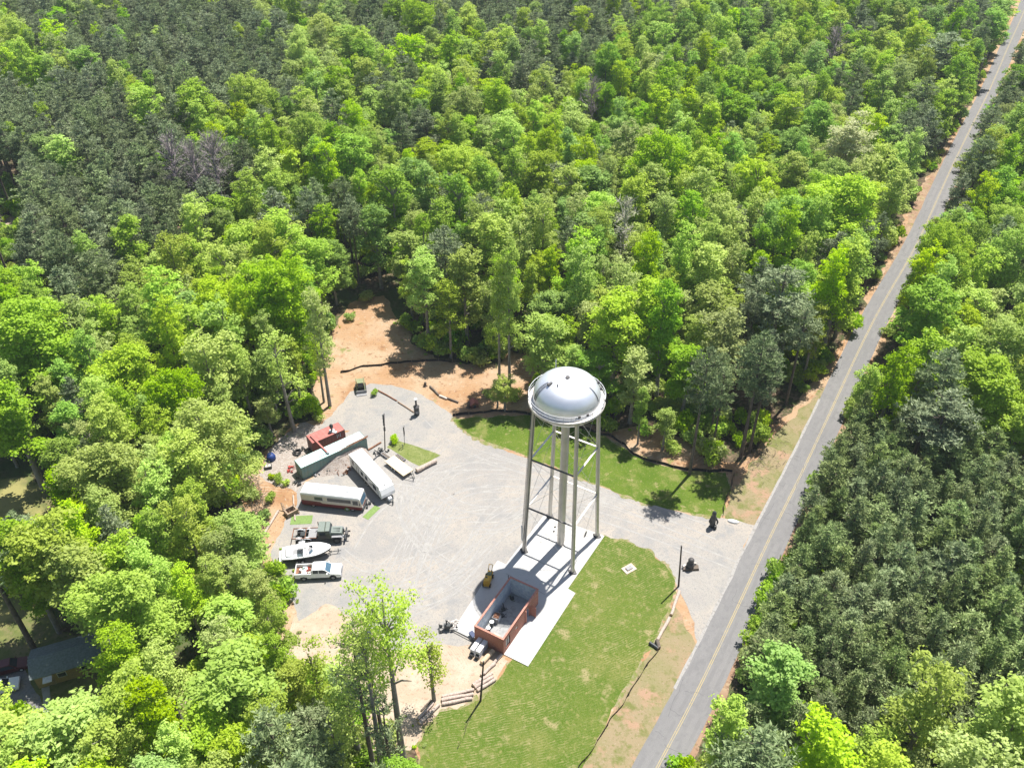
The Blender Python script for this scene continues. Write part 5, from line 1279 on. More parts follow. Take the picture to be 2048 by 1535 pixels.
def pine_proto(seed, m, H=19, Rc=2.7, f0=.5, whorls=13, per=7, tuft=26, ls=.26, mb=M_bark, flat=.5, sparse=1.0):
    rng = np.random.default_rng(seed)
    t = bpy.data.objects.new('tree', None); col.objects.link(t)
    tk = MB(); r0 = .13+H*.006; bd = Vector((rng.uniform(-.35, .35), rng.uniform(-.35, .35), 0))
    def ax(z): return bd*(z/H)**2+Vector((0, 0, z))
    tk.taper([ax(z*H) if z > 0 else Vector((0, 0, -.1)) for z in (0, .25, .5, .75, .97)], [r0*1.2, r0, r0*.8, r0*.45, .04], 7)
    Ps = []; Ns = []; Ss = []
    for w in range(whorls):
        u = (w+rng.uniform(-.3, .3))/(whorls-1); u = min(1, max(0, u)); z = H*(f0+(1-f0)*u*.97)
        # profile: widest at lower third, rounded top
        prof = (math.sin(math.pi*min(1, (u*.78+.22)))**.75) if flat > .4 else (1-u)**.75+.12
        nb = max(3, int(per*(.6+prof*.6)*sparse))
        for b in range(nb):
            a = rng.uniform(0, 2*math.pi); l = Rc*prof*rng.uniform(.65, 1.12)+.15
            s = ax(z); e = s+Vector((math.cos(a)*l, math.sin(a)*l, l*rng.uniform(-.05, .35)+.1))
            if w % 2 == 0 or sparse < 1: tk.taper([s, s.lerp(e, .6), e], [.05, .03, .012], 3)
            nt_ = max(2, int(l*2.4))
            for k in range(nt_):
                q = s.lerp(e, min(1, .35+.65*(k+rng.random())/nt_)); q = np.array(q)+rng.normal(size=3)*.14
                n = int(tuft*rng.uniform(.6, 1.2)*.45)
                d = rng.normal(size=(n, 3)); d[:, 2] = np.abs(d[:, 2])*.8; d /= np.linalg.norm(d, axis=1)[:, None]
                P = q+d*rng.uniform(.1, .48, n)[:, None]*np.array([1, 1, .65])
                N = np.cross(d, rng.normal(size=(n, 3))); N /= np.linalg.norm(N, axis=1)[:, None]+1e-9
                Ps.append((P, d, N)); Ss.append(rng.uniform(.7, 1.3, n)*ls)
    P = np.vstack([p[0] for p in Ps]); D = np.vstack([p[1] for p in Ps]); N = np.vstack([p[2] for p in Ps]); S = np.concatenate(Ss)[:, None]
    W = np.cross(D, N); V = np.stack([P-D*S, P-W*S*.30, P+D*S, P+W*S*.30], axis=1).reshape(-1, 3)
    tk.build('trunk', mb, t, fix=False); quads_obj('crown', V, m, t)
    return t
def shrub_proto(seed, m, R_=1.3, H=1.7, n=700, ls=.16):
    rng = np.random.default_rng(seed); t = bpy.data.objects.new('shrub', None); col.objects.link(t)
    C = [np.array([rng.uniform(-.6, .6)*R_, rng.uniform(-.6, .6)*R_, rng.uniform(.25, .8)*H]) for _ in range(9)]
    Ps = []; Ns = []
    for c in C:
        k = n//9; d = rng.normal(size=(k, 3)); d /= np.linalg.norm(d, axis=1)[:, None]; d[:, 2] = np.abs(d[:, 2])*1.0-.15
        Ps.append(c+d*rng.uniform(.4, 1, k)[:, None]*R_*.5); Nn = d+rng.normal(size=(k, 3))*.6; Ns.append(Nn/np.linalg.norm(Nn, axis=1)[:, None])
    V = leafquads(np.vstack(Ps), np.vstack(Ns), rng.uniform(.6, 1.3, sum(len(p) for p in Ps))*ls, rng)
    tk = MB()
    for c in C: tk.taper([(0, 0, -.05), Vector(c)*.5+Vector((0, 0, .1)), Vector(c)], [.05, .035, .015], 4)
    tk.build('stems', M_bark, t, fix=False); quads_obj('foliage', V, m, t)
    return t

PROTO = {}
PROTO['b'] = [broad_proto(11, M_bright), broad_proto(12, M_bright, Rc=4.1, Hc=13, ncl=130), broad_proto(13, M_bright, Rc=3.0, Hc=15, ncl=105), broad_proto(14, M_bright, Rc=3.7, gap=.15), broad_proto(17, M_bright, Rc=2.6, Hc=13, ncl=80, gap=.1)]
PROTO['d'] = [broad_proto(21, M_mid), broad_proto(22, M_mid, Rc=3.0, Hc=15), broad_proto(23, M_mid, Rc=4.2, Hc=12, gap=.1, ncl=130), broad_proto(24, M_mid, Rc=2.7, Hc=15, ncl=90)]
PROTO['y'] = [broad_proto(31, M_olive, per=115, gap=.25), broad_proto(32, M_olive, Rc=3.0, per=110, gap=.25), broad_proto(33, M_olive, Rc=4.1, Hc=12, per=120, gap=.15)]
PROTO['B'] = [broad_proto(15, M_bright, H=22, Rc=6.4, Hc=14, ncl=260, clr=(.6, 1.25)), broad_proto(16, M_bright, H=22, Rc=5.8, Hc=15, ncl=240, clr=(.6, 1.2))]
PROTO['Y'] = [broad_proto(34, M_olive, H=22, Rc=6.0, Hc=14, ncl=220, clr=(.6, 1.2), per=120)]
PROTO['D'] = [broad_proto(25, M_mid, H=22, Rc=6.0, Hc=14, ncl=240, clr=(.6, 1.2))]
PROTO['S'] = [broad_proto(83, M_bright, H=26, Rc=4.3, Hc=10, per=130, gap=.2, ncl=90, ls=.135)]
PROTO['c'] = [broad_proto(41, M_cream, Rc=4.4, Hc=9, per=150)]
PROTO['p'] = [pine_proto(51, M_pine), pine_proto(52, M_pine, Rc=3.1, f0=.55), pine_proto(53, M_pine, Rc=2.4, f0=.5), pine_proto(54, M_pine, Rc=3.0, f0=.6, whorls=10)]
PROTO['n'] = [pine_proto(61, M_plant, H=16, Rc=2.5, f0=.42, flat=.2, whorls=15), pine_proto(62, M_plant, H=16, Rc=2.2, f0=.45, flat=.2, whorls=14), pine_proto(63, M_plant, H=16, Rc=2.5, f0=.5, whorls=12), pine_proto(64, M_plant, H=16, Rc=2.4, f0=.45, whorls=13)]
PROTO['g'] = [broad_proto(71, M_twig, Rc=3.4, Hc=9, per=40, ls=.09, ncl=60, mb=M_twig, bare=True)]
PROTO['w'] = [broad_proto(72, M_cream, Rc=2.4, Hc=12, per=30, ls=.12, ncl=60, mb=mat('white_bark', (.5, .47, .42), .9), bare=True)]
PROTO['s'] = [broad_proto(81, M_bright, H=14, Rc=2.4, Hc=8, per=95, gap=.2, ncl=48, ls=.16), broad_proto(82, M_bright, H=14, Rc=2.1, Hc=9, per=85, gap=.25, ncl=42, ls=.16)]   # sparse young trees
PROTO['t'] = [pine_proto(91, M_plant, H=22, Rc=2.6, f0=.5, whorls=9, per=5, sparse=.7, tuft=20)]   # sparse pines
SHR = [shrub_proto(1, M_mid), shrub_proto(2, M_bright), shrub_proto(3, M_olive, 1.6, 1.4), shrub_proto(4, M_bright, 1.0, 1.1, 500)]
PH = {'b': 22, 'd': 22, 'y': 22, 'c': 22, 'p': 19, 'n': 16, 'g': 22, 'w': 22, 's': 14, 't': 22, 'B': 22, 'Y': 22, 'D': 22, 'S': 26}     # built height
PR = {'b': 3.5, 'd': 3.4, 'y': 3.5, 'c': 4.2, 'p': 2.8, 'n': 2.4, 'g': 3.4, 'w': 2.6, 's': 2.4, 't': 2.8, 'B': 6.4, 'Y': 6.1, 'D': 6.1, 'S': 4.2}

# ------------------------------------------------------------------ where the trees stand
ZONE = """ppbpppppbpppppppmpppmpddddmdddmd
yppppppppbyppmbppppmmdddddmdddmp
bbpppppppyybpbbmpmmddddddddddmdp
ppppbpppbmbmmmbbbyddddddddmddmdp
pppppmbbbbpbmpbybyddyddddbddmmpd
ppppppgpbbdbybbbbbdbbddbdybbmdbd
pppppppmbbpbbdbdbbdbbbdddbbbbpbd
ppppppdbbpbmdbdbdbdyyddydbbmpddd
pppmpybybbdd.bdbbddydbydbbmmbbmp
ddpmybbbbmb..bdbbddybyybmbdbbddm
dddbbbbbbb....bbbbbbbbbpmbdbdbbd
ddbbbbybb......bbbbbbmppdmbddbbb
dddbbbyyyy.......mddbmppp..bpppb
dddbbbyyyb.........mmm.....nnnnb
dddbbyyyy..................nnnnn
pdbbbyyyb................nnnnnnn
ppbbbbyyb................nnnnnnn
ppbbbbbyb...............nnnnnnnn
ppbbbbbyb...............nnnnnnnn
p.bbbbybb..............nnnnnnnnn
..bbbbybb..............nnnnnnnnn
..bbbbbbb..............nnnnnnnnn
bbbbbbbbyp............bnnnnnnnnn
bbbbpbybpppm..........dpnbbbbbbb""".split('\n')
CLRG = [G(x, y) for x, y in CLEAR]
YARDG = [G(x, y) for x, y in [(-60, 1170), (50, 1190), (130, 1270), (250, 1290), (250, 1400), (120, 1440), (-60, 1470)]]
YARD2 = [G(x, y) for x, y in [(-80, 950), (60, 945), (100, 1000), (60, 1060), (-80, 1080)]]
GAP1 = [G(x, y) for x, y in [(330, 1350), (400, 1345), (400, 1415), (335, 1415)]]
def inside(p, poly):
    c = False; j = len(poly)-1
    for i in range(len(poly)):
        a, b = poly[i], poly[j]
        if (a.y > p[1]) != (b.y > p[1]) and p[0] < (b.x-a.x)*(p[1]-a.y)/(b.y-a.y)+a.x: c = not c
        j = i
    return c
def dist_poly(p, poly):
    v = Vector((p[0], p[1])); m = 1e9; n = len(poly)
    for i in range(n):
        a = Vector((poly[i].x, poly[i].y)); b = Vector((poly[(i+1) % n].x, poly[(i+1) % n].y)); d = b-a
        u = max(0, min(1, (v-a).dot(d)/max(1e-9, d.dot(d)))); m = min(m, (a+d*u-v).length)
    return m
KEEP = [(-40, 1285, 140, 1430), (140, 1290, 165, 1400), (-40, 985, 70, 1012), (-20, 1185, 40, 1230), (350, 1360, 385, 1395), (-30, 425, 22, 450), (-20, 470, 15, 510)]
VIS = [Vector(p) for p in ((600, 1345), (575, 1250), (590, 1180), (548, 1110), (530, 1040), (480, 960), (520, 900), (590, 860), (650, 820), (665, 700), (705, 620), (765, 610), (830, 720), (1000, 770), (1100, 810), (1230, 890), (1400, 925), (1500, 920), (1580, 840), (1660, 755), (1745, 610), (1800, 480), (1850, 390), (1905, 290), (1950, 205), (2000, 105), (2030, 40), (2048, 80), (2003, 175), (1950, 265), (1920, 325), (1862, 470), (1805, 590), (1735, 720), (1690, 820), (1655, 900), (1610, 1010), (1570, 1120), (1515, 1260), (1460, 1390), (1385, 1510), (1300, 1700), (860, 1700), (870, 1450), (900, 1340), (760, 1340))]
rnd = random.Random(77)
# feature trees: (kind, crown centre px, crown width px, base px or None, height)
FEAT = []     # x, y, kind, height, radius scale, label
def feat_base(kind, bx, by, H, rs, label, var=0): 
    b = G(bx, by); FEAT.append((b.x, b.y, kind, H, rs, label, var))
def feat_top(kind, bx, by, ty, rs, label, var=0):
    b = G(bx, by); feat_base(kind, bx, by, zat(b, ty), rs, label, var); print('H', label[:30], round(FEAT[-1][3], 1))
def feat_crown(kind, cx, cy, wpx, H, label, var=0):
    if cy < 700: H = max(H, 22)+3
    zc = H*.70; p = G(cx, cy, zc); dist = math.sqrt(p.x**2+p.y**2+(CAMH-zc)**2)
    rad = wpx*dist/FPX/2; FEAT.append((p.x, p.y, kind, H, rad/PR[kind], label, var))
feat_top('p', 1379, 948, 695, 1.05, 'tall pine with bare trunk rising behind the north lawn silt fence', 3)
feat_top('p', 1481, 915, 665, 1.2, 'tall dark pine at the driveway end of the silt fence', 1)
feat_top('p', 1498, 905, 690, 1.0, 'dark pine just right of the tall pine by the silt fence end', 2)
feat_top('b', 999, 768, 520, .62, 'slender bright tree, left of the pair behind the orange dirt', 2)
feat_top('b', 1019, 775, 492, .75, 'slender bright tree, right of the pair behind the orange dirt', 2)
feat_top('y', 660, 812, 582, .75, 'slim olive tree left of the small loader', 1)
feat_top('s', 648, 804, 640, .7, 'thin sapling close beside the slim olive tree', 1)
feat_top('s', 588, 862, 660, 1.15, 'bright narrow tree above the red container', 0)
feat_base('y', 545, 872, 8.5, .62, 'low rounded olive tree near the blue covered tank', 1)
feat_top('t', 716, 1497, 1335, .95, 'sparse pine, left of three thin trunks on the sand', 0)
feat_top('t', 749, 1545, 1250, 1.1, 'tallest sparse pine, middle of three thin trunks on the sand', 0)
feat_top('S', 768, 1570, 1225, .72, 'second bright open tree just left of the tallest open tree', 0)
feat_top('s', 722, 1520, 1330, 1.2, 'thin leafy tree among the sparse pines on the sand', 0)
feat_top('t', 770, 1500, 1300, .9, 'sparse pine between the middle trunk and the tall open tree', 0)
feat_top('y', 610, 1450, 1330, .75, 'small olive tree at the left edge of the sand', 1)
feat_top('S', 809, 1540, 1165, 1.05, 'tall bright open tree in front of the gravel yard', 0)
feat_top('t', 790, 1590, 1400, .9, 'sparse pine low at the bottom edge between the thin trunks', 0)
feat_top('s', 700, 1580, 1440, 1.0, 'thin bright sapling at the bottom edge left of the thin trunks', 1)
feat_base('b', 178, 1268, 22, 1.3, 'tall bright tree added behind the small house to shade its roof', 1)  # added so that its shadow falls across the house
feat_base('b', 235, 1300, 20, 1.2, 'leafy tree added at the right end of the small house for shade', 0)  # second tree added to keep the house in shadow
feat_base('d', 120, 1262, 21, 1.1, 'deep green tree shading the small house from behind', 0)
feat_base('t', 70, 1300, 26, 1.3, 'tall pine with dark trunk beside the small house drive', 0)
feat_top('s', 868, 1400, 1272, .8, 'small bright tree below the dark engine rig', 1)
feat_top('s', 655, 1440, 1290, .9, 'small bright open sapling on the sand below the pickup', 1)
feat_base('p', 636, 1510, 10, 1.0, 'short dark pine left of the sparse pines', 0)
feat_base('p', 668, 1545, 9, .9, 'low dark pine at the bottom edge near the sand', 1)
feat_base('y', 995, 815, 6, .45, 'small bush-like tree left of the water tank', 1)
feat_base('y', 1010, 822, 7.5, .6, 'greyish small tree close behind the tank rim', 0)
feat_base('y', 1325, 900, 9, .6, 'small grey-green tree in front of the wood behind the lawn', 1)
feat_base('d', 1275, 888, 12, .45, 'thin dark-stemmed young tree behind the bend of the silt fence', 3)
feat_crown('g', 352, 338, 58, 24, 'leftmost of three bare purplish trees in the pine wood')
feat_crown('g', 393, 350, 56, 23, 'middle one of three bare purplish trees in the pine wood')
feat_crown('g', 432, 338, 70, 25, 'rightmost and largest of three bare purplish trees in the pine wood')
feat_crown('w', 1248, 470, 62, 19, 'pale blossoming thin tree in the middle of the broadleaf wood')
feat_crown('g', 1182, 210, 44, 17, 'grey bare tree in the far broadleaf wood above the tower')
feat_crown('g', 1668, 105, 42, 19, 'grey bare tree in the far wood toward the road')
feat_crown('c', 1690, 312, 90, 17, 'cream coloured flowering tree among dark pines left of the road')
feat_crown('b', 1315, 340, 125, 23, 'big yellow-green tree in the middle of the upper wood', 1)
feat_crown('b', 1680, 430, 170, 23, 'broad domed bright tree left of the road bend', 1)
feat_crown('b', 1975, 790, 170, 21, 'very bright yellow-green tree right of the road', 1)
feat_crown('b', 1872, 530, 100, 19, 'bright green tree overhanging the right side of the far road', 0)
feat_crown('d', 1852, 640, 100, 18, 'rounded olive-green tree right of the road bend', 2)
feat_crown('p', 1880, 850, 110, 20, 'large dark spreading pine right of the road', 1)
feat_crown('p', 1560, 610, 100, 20, 'large dark pine left of the road near the bend', 1)
feat_crown('b', 70, 690, 190, 22, 'huge light green tree at the left edge', 1)
feat_crown('b', 255, 760, 150, 20, 'round yellow-green tree left of the containers', 1)
feat_crown('b', 560, 600, 155, 22, 'big bright tree above the orange clearing, left side', 0)
feat_crown('y', 420, 880, 160, 20, 'large olive tree left of the blue covered tank', 2)
feat_crown('b', 220, 960, 170, 20, 'big bright tree above the shaded lawn, far left', 1)
feat_crown('b', 250, 1220, 190, 20, 'big bright tree leaning over the small house', 1)
feat_crown('b', 150, 1470, 150, 16, 'bright tree at the bottom left corner by the drive', 0)
feat_crown('b', 470, 1370, 150, 18, 'bright tree left of the sand, near the bottom', 0)
feat_crown('b', 300, 235, 62, 19, 'dome shaped bright tree, left of the row edging the pine wood', 1)
feat_crown('b', 392, 225, 72, 19, 'dome shaped bright tree, middle of the row edging the pine wood', 1)
feat_crown('b', 500, 215, 85, 20, 'dome shaped bright tree, right of the row edging the pine wood', 0)
feat_crown('b', 620, 300, 85, 19, 'dense bright round tree right of the purplish bare trees', 1)
feat_crown('b', 1000, 225, 85, 19, 'dense bright tree in the upper middle wood', 1)
feat_crown('b', 820, 125, 62, 19, 'bright round tree at the top of the wood beside dark pines', 1)
feat_crown('y', 930, 235, 85, 19, 'pale gold topped tree in the upper middle wood', 2)
feat_crown('d', 1215, 150, 80, 19, 'dark green dense tree in the upper wood', 0)
feat_crown('p', 1890, 120, 85, 20, 'dark pine group left of the far road', 1)
feat_crown('p', 1840, 215, 75, 20, 'dark pine below the far road pines', 2)
feat_crown('p', 850, 20, 60, 19, 'dark pine at the very top edge of the wood', 0)
feat_crown('y', 1440, 470, 120, 20, 'pale open crowned tree in the lower broadleaf wood', 2)
feat_crown('b', 30, 1490, 130, 15, 'bright low tree in the very bottom left corner', 3)

grid = {}
def put(x, y, r): grid.setdefault((int(x//8), int(y//8)), []).append((x, y, r))
def free(x, y, r):
    for i in range(-2, 3):
        for j in range(-2, 3):
            for (a, b, q) in grid.get((int(x//8)+i, int(y//8)+j), ()):
                if (a-x)**2+(b-y)**2 < (r+q)**2: return False
    return True
TREES = []     # x,y,kind,height,rs,var,label
for (x, y, k, H, rs, lb, var) in FEAT:
    if k in 'bydsS' and PR[k]*rs > 5.2: K2 = k.upper() if k != 's' else 'S'; rs = rs*PR[k]/PR[K2]; k = K2; var = var % len(PROTO[k])
    put(x, y, PR[k]*rs*.62); TREES.append([x, y, k, H, rs, var, lb])
def kind_at(x, y, zc):
    px, py = proj(x, y, zc)
    if px < -90 or px > 2140 or py > 1640 or py < -60: return None
    px += rnd.gauss(0, 10); py += rnd.gauss(0, 8)
    c = ZONE[max(0, min(23, int(py//64)))][max(0, min(31, int(px//64)))]
    q = rnd.random()
    if c == 'm': c = 'p' if q < .5 else ('d' if q < .75 else 'b')
    elif c == 'd': c = 'd' if q < .48 else ('b' if q < .82 else ('y' if q < .96 else 'p'))
    elif c == 'b': c = 'b' if q < .68 else ('d' if q < .81 else ('y' if q < .97 else 'p'))
    elif c == 'y': c = 'y' if q < .65 else ('b' if q < .85 else 'd')
    elif c == 'p': c = 'p' if q < .93 else ('d' if q < .97 else 'b')
    elif c == 'n': c = 'n' if q < .97 else 'd'
    elif c == 'g': c = 'p'
    return c
tries = 0
Ymin, Ymax = 38, 470
for pas, (rfac, nt_) in enumerate(((1.0, 26000), (.82, 26000))):
    for _ in range(nt_):
        y = Ymin+(Ymax-Ymin)*rnd.random()**.9; hw = 40+y*.66
        x = rnd.uniform(-hw, hw)
        k = kind_at(x, y, 12)
        if k is None or k == '.':
            # the crown zone is open: only keep if the base is really in the wood
            if k is None: continue
            k = 'b' if rnd.random() < .6 else 'd'
            if x > 28 and y < 110: k = 'n'
        px, py = proj(x, y, 0)
        if k == 'n' and px < 1300: k = 'd'
        if inside((x, y), CLRG) or inside((x, y), YARDG) or inside((x, y), YARD2) or inside((x, y), GAP1): continue
        east = px > 1340+(1540-py)*.48
        H = {'b': rnd.uniform(16, 26), 'd': rnd.uniform(16, 25), 'y': rnd.uniform(16, 25), 'p': rnd.uniform(18, 24), 'n': rnd.uniform(12.5, 16)}[k]
        if px < 560 and py > 900: H *= .85
        rs = (H/PH[k])**.8*rnd.uniform(.8, 1.25)
        if k == 'p' and x < 0 and y > 250: rs *= .95
        if k in 'bdy' and rnd.random() < .3 and pas == 0: rs *= rnd.uniform(1.25, 1.7)
        if k in 'bdy' and PR[k]*rs > 4.9: rs = rs*PR[k]/PR[k.upper()]; k = k.upper()
        rr = PR[k]*rs*(.74 if k == 'p' else (.64 if k == 'n' else .70))*rfac
        if not free(x, y, rr): continue
        tpx, tpy = proj(x, y, H); rpx = PR[k]*rs*FPX/math.sqrt(x*x+y*y+(CAMH-H)**2)*.9
        mpx, mpy = proj(x, y, H*.68)
        if any(inside((a_, b_), VIS) for a_, b_ in ((tpx, tpy), (mpx-rpx*.75, mpy), (mpx+rpx*.75, mpy), (mpx, mpy))): continue
        if any(tpx+rpx > q[0] and tpx-rpx < q[2] and tpy < q[3] and py > q[1] for q in KEEP): continue
        dd = dist_poly((x, y), CLRG)
        if dd < 1.0: continue
        if k != 'n' and dd < 6 and py > 560 and px < 1560 and not east: H *= rnd.uniform(.65, .95); rs *= .85
        if east and dd < PR[k]*rs*(.75 if py > 850 else 1.0): continue
        put(x, y, rr); TREES.append([x, y, k, H, rs, None, None])
print('trees', len(TREES), {k: sum(1 for t in TREES if t[2] == k) for k in PROTO})

# landmarks used to word the labels
LM = [('the small house', 100, 1330), ('the white pickup', 640, 1140), ('the motorhome', 600, 990), ('the red container', 640, 870), ('the orange clearing', 750, 640), ('the north lawn', 1200, 900), ('the driveway mouth', 1500, 960), ('the road bend', 1700, 690), ('the far road', 1900, 300), ('the sand patch', 640, 1330), ('the lower road', 1420, 1400), ('the water tank', 1130, 700), ('the bare trees', 390, 340), ('the cream tree', 1690, 320), ('the left edge', 30, 800), ('the top edge', 1000, 40), ('the top left corner', 150, 60), ('the right edge', 2020, 700), ('the lower corner', 1950, 1450), ('the blossoming tree', 1248, 470)]
KN = {'b': ('broadleaf_tree', 'yellow-green broadleaf tree'), 'd': ('broadleaf_tree', 'deep green broadleaf tree'), 'y': ('broadleaf_tree', 'pale olive broadleaf tree'), 'c': ('broadleaf_tree', 'cream'), 's': ('broadleaf_tree', 'young'), 'B': ('broadleaf_tree', 'big yellow-green broadleaf tree'), 'Y': ('broadleaf_tree', 'big pale olive broadleaf tree'), 'D': ('broadleaf_tree', 'big deep green broadleaf tree'), 'S': ('broadleaf_tree', ''),
      'p': ('pine_tree', 'grey-green pine'), 'n': ('pine_tree', 'plantation pine'), 't': ('pine_tree', 'sparse'), 'g': ('bare_tree', 'bare'), 'w': ('blossom_tree', 'white')}
def info(t):
    x, y, k, H, rs = t[:5]; zc = H*.66
    px, py = proj(x, y, zc); d = math.sqrt(x*x+y*y+(CAMH-zc)**2)
    return px, py, d
for t in TREES: t.append(info(t))
def visible(t): px, py, d = t[7]; r = PR[t[2]]*t[4]*FPX/t[7][2]; return -r < px < 2048+r and -r*1.2 < py < 1535+r*2
broad = sorted([t for t in TREES if t[2] in 'bdycsBYDS' and (t[6] or visible(t))], key=lambda t: (t[6] is None, t[7][2]/t[4]))
pines = sorted([t for t in TREES if t[2] in 'pnt' and (t[6] or visible(t))], key=lambda t: (t[6] is None, t[7][2]/t[4]))
solo = broad[:300]+pines[:300]+[t for t in TREES if t[2] in 'gw']
ids = {id(t) for t in solo}
rest = [t for t in TREES if id(t) not in ids]
used = {}
DIRN = lambda dx, dy: ('right of' if dx > 0 else 'left of') if abs(dx) > abs(dy) else ('above' if dy < 0 else 'below')
bykey = {}
for t in solo:
    if t[6]: continue
    px, py, d = t[7]
    n, lx, ly = min(LM, key=lambda l: (l[1]-px)**2+(l[2]-py)**2); rr = math.hypot(lx-px, ly-py)
    far = 'close ' if rr < 110 else ('farther ' if rr > 230 else '')
    sz = 'tall ' if t[3] > 23 and t[2] not in 'BYD' else ('small ' if t[3] < 14 else '')
    key = f"{sz}{KN[t[2]][1]} {far}{DIRN(px-lx, py-ly)} {n}"
    bykey.setdefault(key, []).append(t)
ORD = ['first', 'second', 'third', 'fourth', 'fifth', 'sixth', 'seventh', 'eighth', 'ninth', 'tenth']
for key, L_ in bykey.items():
    L_.sort(key=lambda t: t[7][0])
    if len(L_) == 1: L_[0][6] = key
    elif len(L_) <= 10:
        for i, t in enumerate(L_):
            t[6] = ('leftmost ' if i == 0 else ('rightmost ' if i == len(L_)-1 else ORD[i]+' from left, '))+key
    else:
        # too many alike: split by rows as well
        L2 = sorted(L_, key=lambda t: t[7][1]); nr = math.ceil(len(L_)/9); per = math.ceil(len(L_)/nr)
        for r_ in range(nr):
            row = sorted(L2[r_*per:(r_+1)*per], key=lambda t: t[7][0])
            rn = 'top row' if r_ == 0 else ('lowest row' if r_ == nr-1 else ORD[min(r_, 9)]+' row')
            for i, t in enumerate(row):
                t[6] = ('leftmost ' if i == 0 else ('rightmost ' if i == len(row)-1 else ORD[i]+' from left '))+f'in {rn}, '+key.replace('broadleaf ', '')
rnd2 = random.Random(5)
for t in solo:
    x, y, k, H, rs, var, lb = t[:7]
    pr = PROTO[k][var if var is not None else rnd2.randrange(len(PROTO[k]))]
    if pr.get('used'): o = copy_tree(pr)
    else: o = pr; pr['used'] = 1
    if 'used' in o and o is not pr: del o['used']
    o.name = KN[k][0]; o.location = (x, y, 0); o.rotation_euler = (0, 0, rnd2.uniform(0, 6.28))
    zs = H/PH[k]; o.scale = (rs, rs*rnd2.uniform(.9, 1.1), zs)
    tag(o, lb, {'broadleaf_tree': 'tree', 'pine_tree': 'pine tree', 'bare_tree': 'tree', 'blossom_tree': 'tree'}[KN[k][0]],
        'pine trees in view' if k in 'pnt' else ('broadleaf trees in view' if k in 'bdycsBYDS' else ('bare purplish and grey trees' if k == 'g' else None)))
for L_ in PROTO.values():
    for p in L_:
        if 'used' in p: del p['used']

def scatter(name, pts, protos, label, cat, kind='stuff'):
    """pts: (x,y,protoindex,sx,sz,rot). One object whose geometry nodes set out the tree meshes."""
    me = bpy.data.meshes.new(name); me.from_pydata([(p[0], p[1], 0) for p in pts], [], [])
    a = me.attributes.new('var', 'INT', 'POINT'); a.data.foreach_set('value', [p[2] for p in pts])
    a = me.attributes.new('scl', 'FLOAT_VECTOR', 'POINT'); a.data.foreach_set('vector', [c for p in pts for c in (p[3], p[3], p[4])])
    a = me.attributes.new('rot', 'FLOAT_VECTOR', 'POINT'); a.data.foreach_set('vector', [c for p in pts for c in (0, 0, p[5])])
    o = bpy.data.objects.new(name, me); col.objects.link(o)
    ng = bpy.data.node_groups.new(name, 'GeometryNodeTree'); ng.interface.new_socket('Geometry', in_out='INPUT', socket_type='NodeSocketGeometry'); ng.interface.new_socket('Geometry', in_out='OUTPUT', socket_type='NodeSocketGeometry')
    N = ng.nodes; L = ng.links; gi = N.new('NodeGroupInput'); go = N.new('NodeGroupOutput')
    def attr(nm, ty): q = N.new('GeometryNodeInputNamedAttribute'); q.data_type = ty; q.inputs[0].default_value = nm; return next(s for s in q.outputs if s.enabled)
    va = attr('var', 'INT'); sa = attr('scl', 'FLOAT_VECTOR'); ra = attr('rot', 'FLOAT_VECTOR')
    join = N.new('GeometryNodeJoinGeometry')
    for i, pr in enumerate(protos):
        ji = N.new('GeometryNodeJoinGeometry')
        for ch in pr.children:
            oi = N.new('GeometryNodeObjectInfo'); oi.transform_space = 'ORIGINAL'; oi.inputs['Object'].default_value = ch; oi.inputs['As Instance'].default_value = True
            L.new(oi.outputs['Geometry'], ji.inputs[0])
        cmp_ = N.new('FunctionNodeCompare'); cmp_.data_type = 'INT'; cmp_.operation = 'EQUAL'
        ins = [s for s in cmp_.inputs if s.enabled]; L.new(va, ins[0]); ins[1].default_value = i
        ip = N.new('GeometryNodeInstanceOnPoints'); L.new(gi.outputs[0], ip.inputs['Points']); L.new(cmp_.outputs[0], ip.inputs['Selection'])
        L.new(ji.outputs[0], ip.inputs['Instance']); L.new(ra, ip.inputs['Rotation']); L.new(sa, ip.inputs['Scale'])
        L.new(ip.outputs[0], join.inputs[0])
    L.new(join.outputs[0], go.inputs[0])
    md = o.modifiers.new('scatter', 'NODES'); md.node_group = ng
    return tag(o, label, cat, kind=kind)
allp = []; off = {}
for k in PROTO: off[k] = len(allp); allp += PROTO[k]
pts = [(t[0], t[1], off[t[2]]+rnd2.randrange(len(PROTO[t[2]])), t[4], t[3]/PH[t[2]], rnd2.uniform(0, 6.28)) for t in rest if t[2] in 'bdycBYDS']
scatter('distant_broadleaf_wood', pts, allp, 'far broadleaf wood reading as one mass of green crowns', 'woods')
pts = [(t[0], t[1], off[t[2]]+rnd2.randrange(len(PROTO[t[2]])), t[4], t[3]/PH[t[2]], rnd2.uniform(0, 6.28)) for t in rest if t[2] in 'pnt']
scatter('distant_pine_wood', pts, allp, 'far pine wood reading as one mass of grey-green crowns', 'woods')
print('solo', len(solo), 'rest', len(rest))

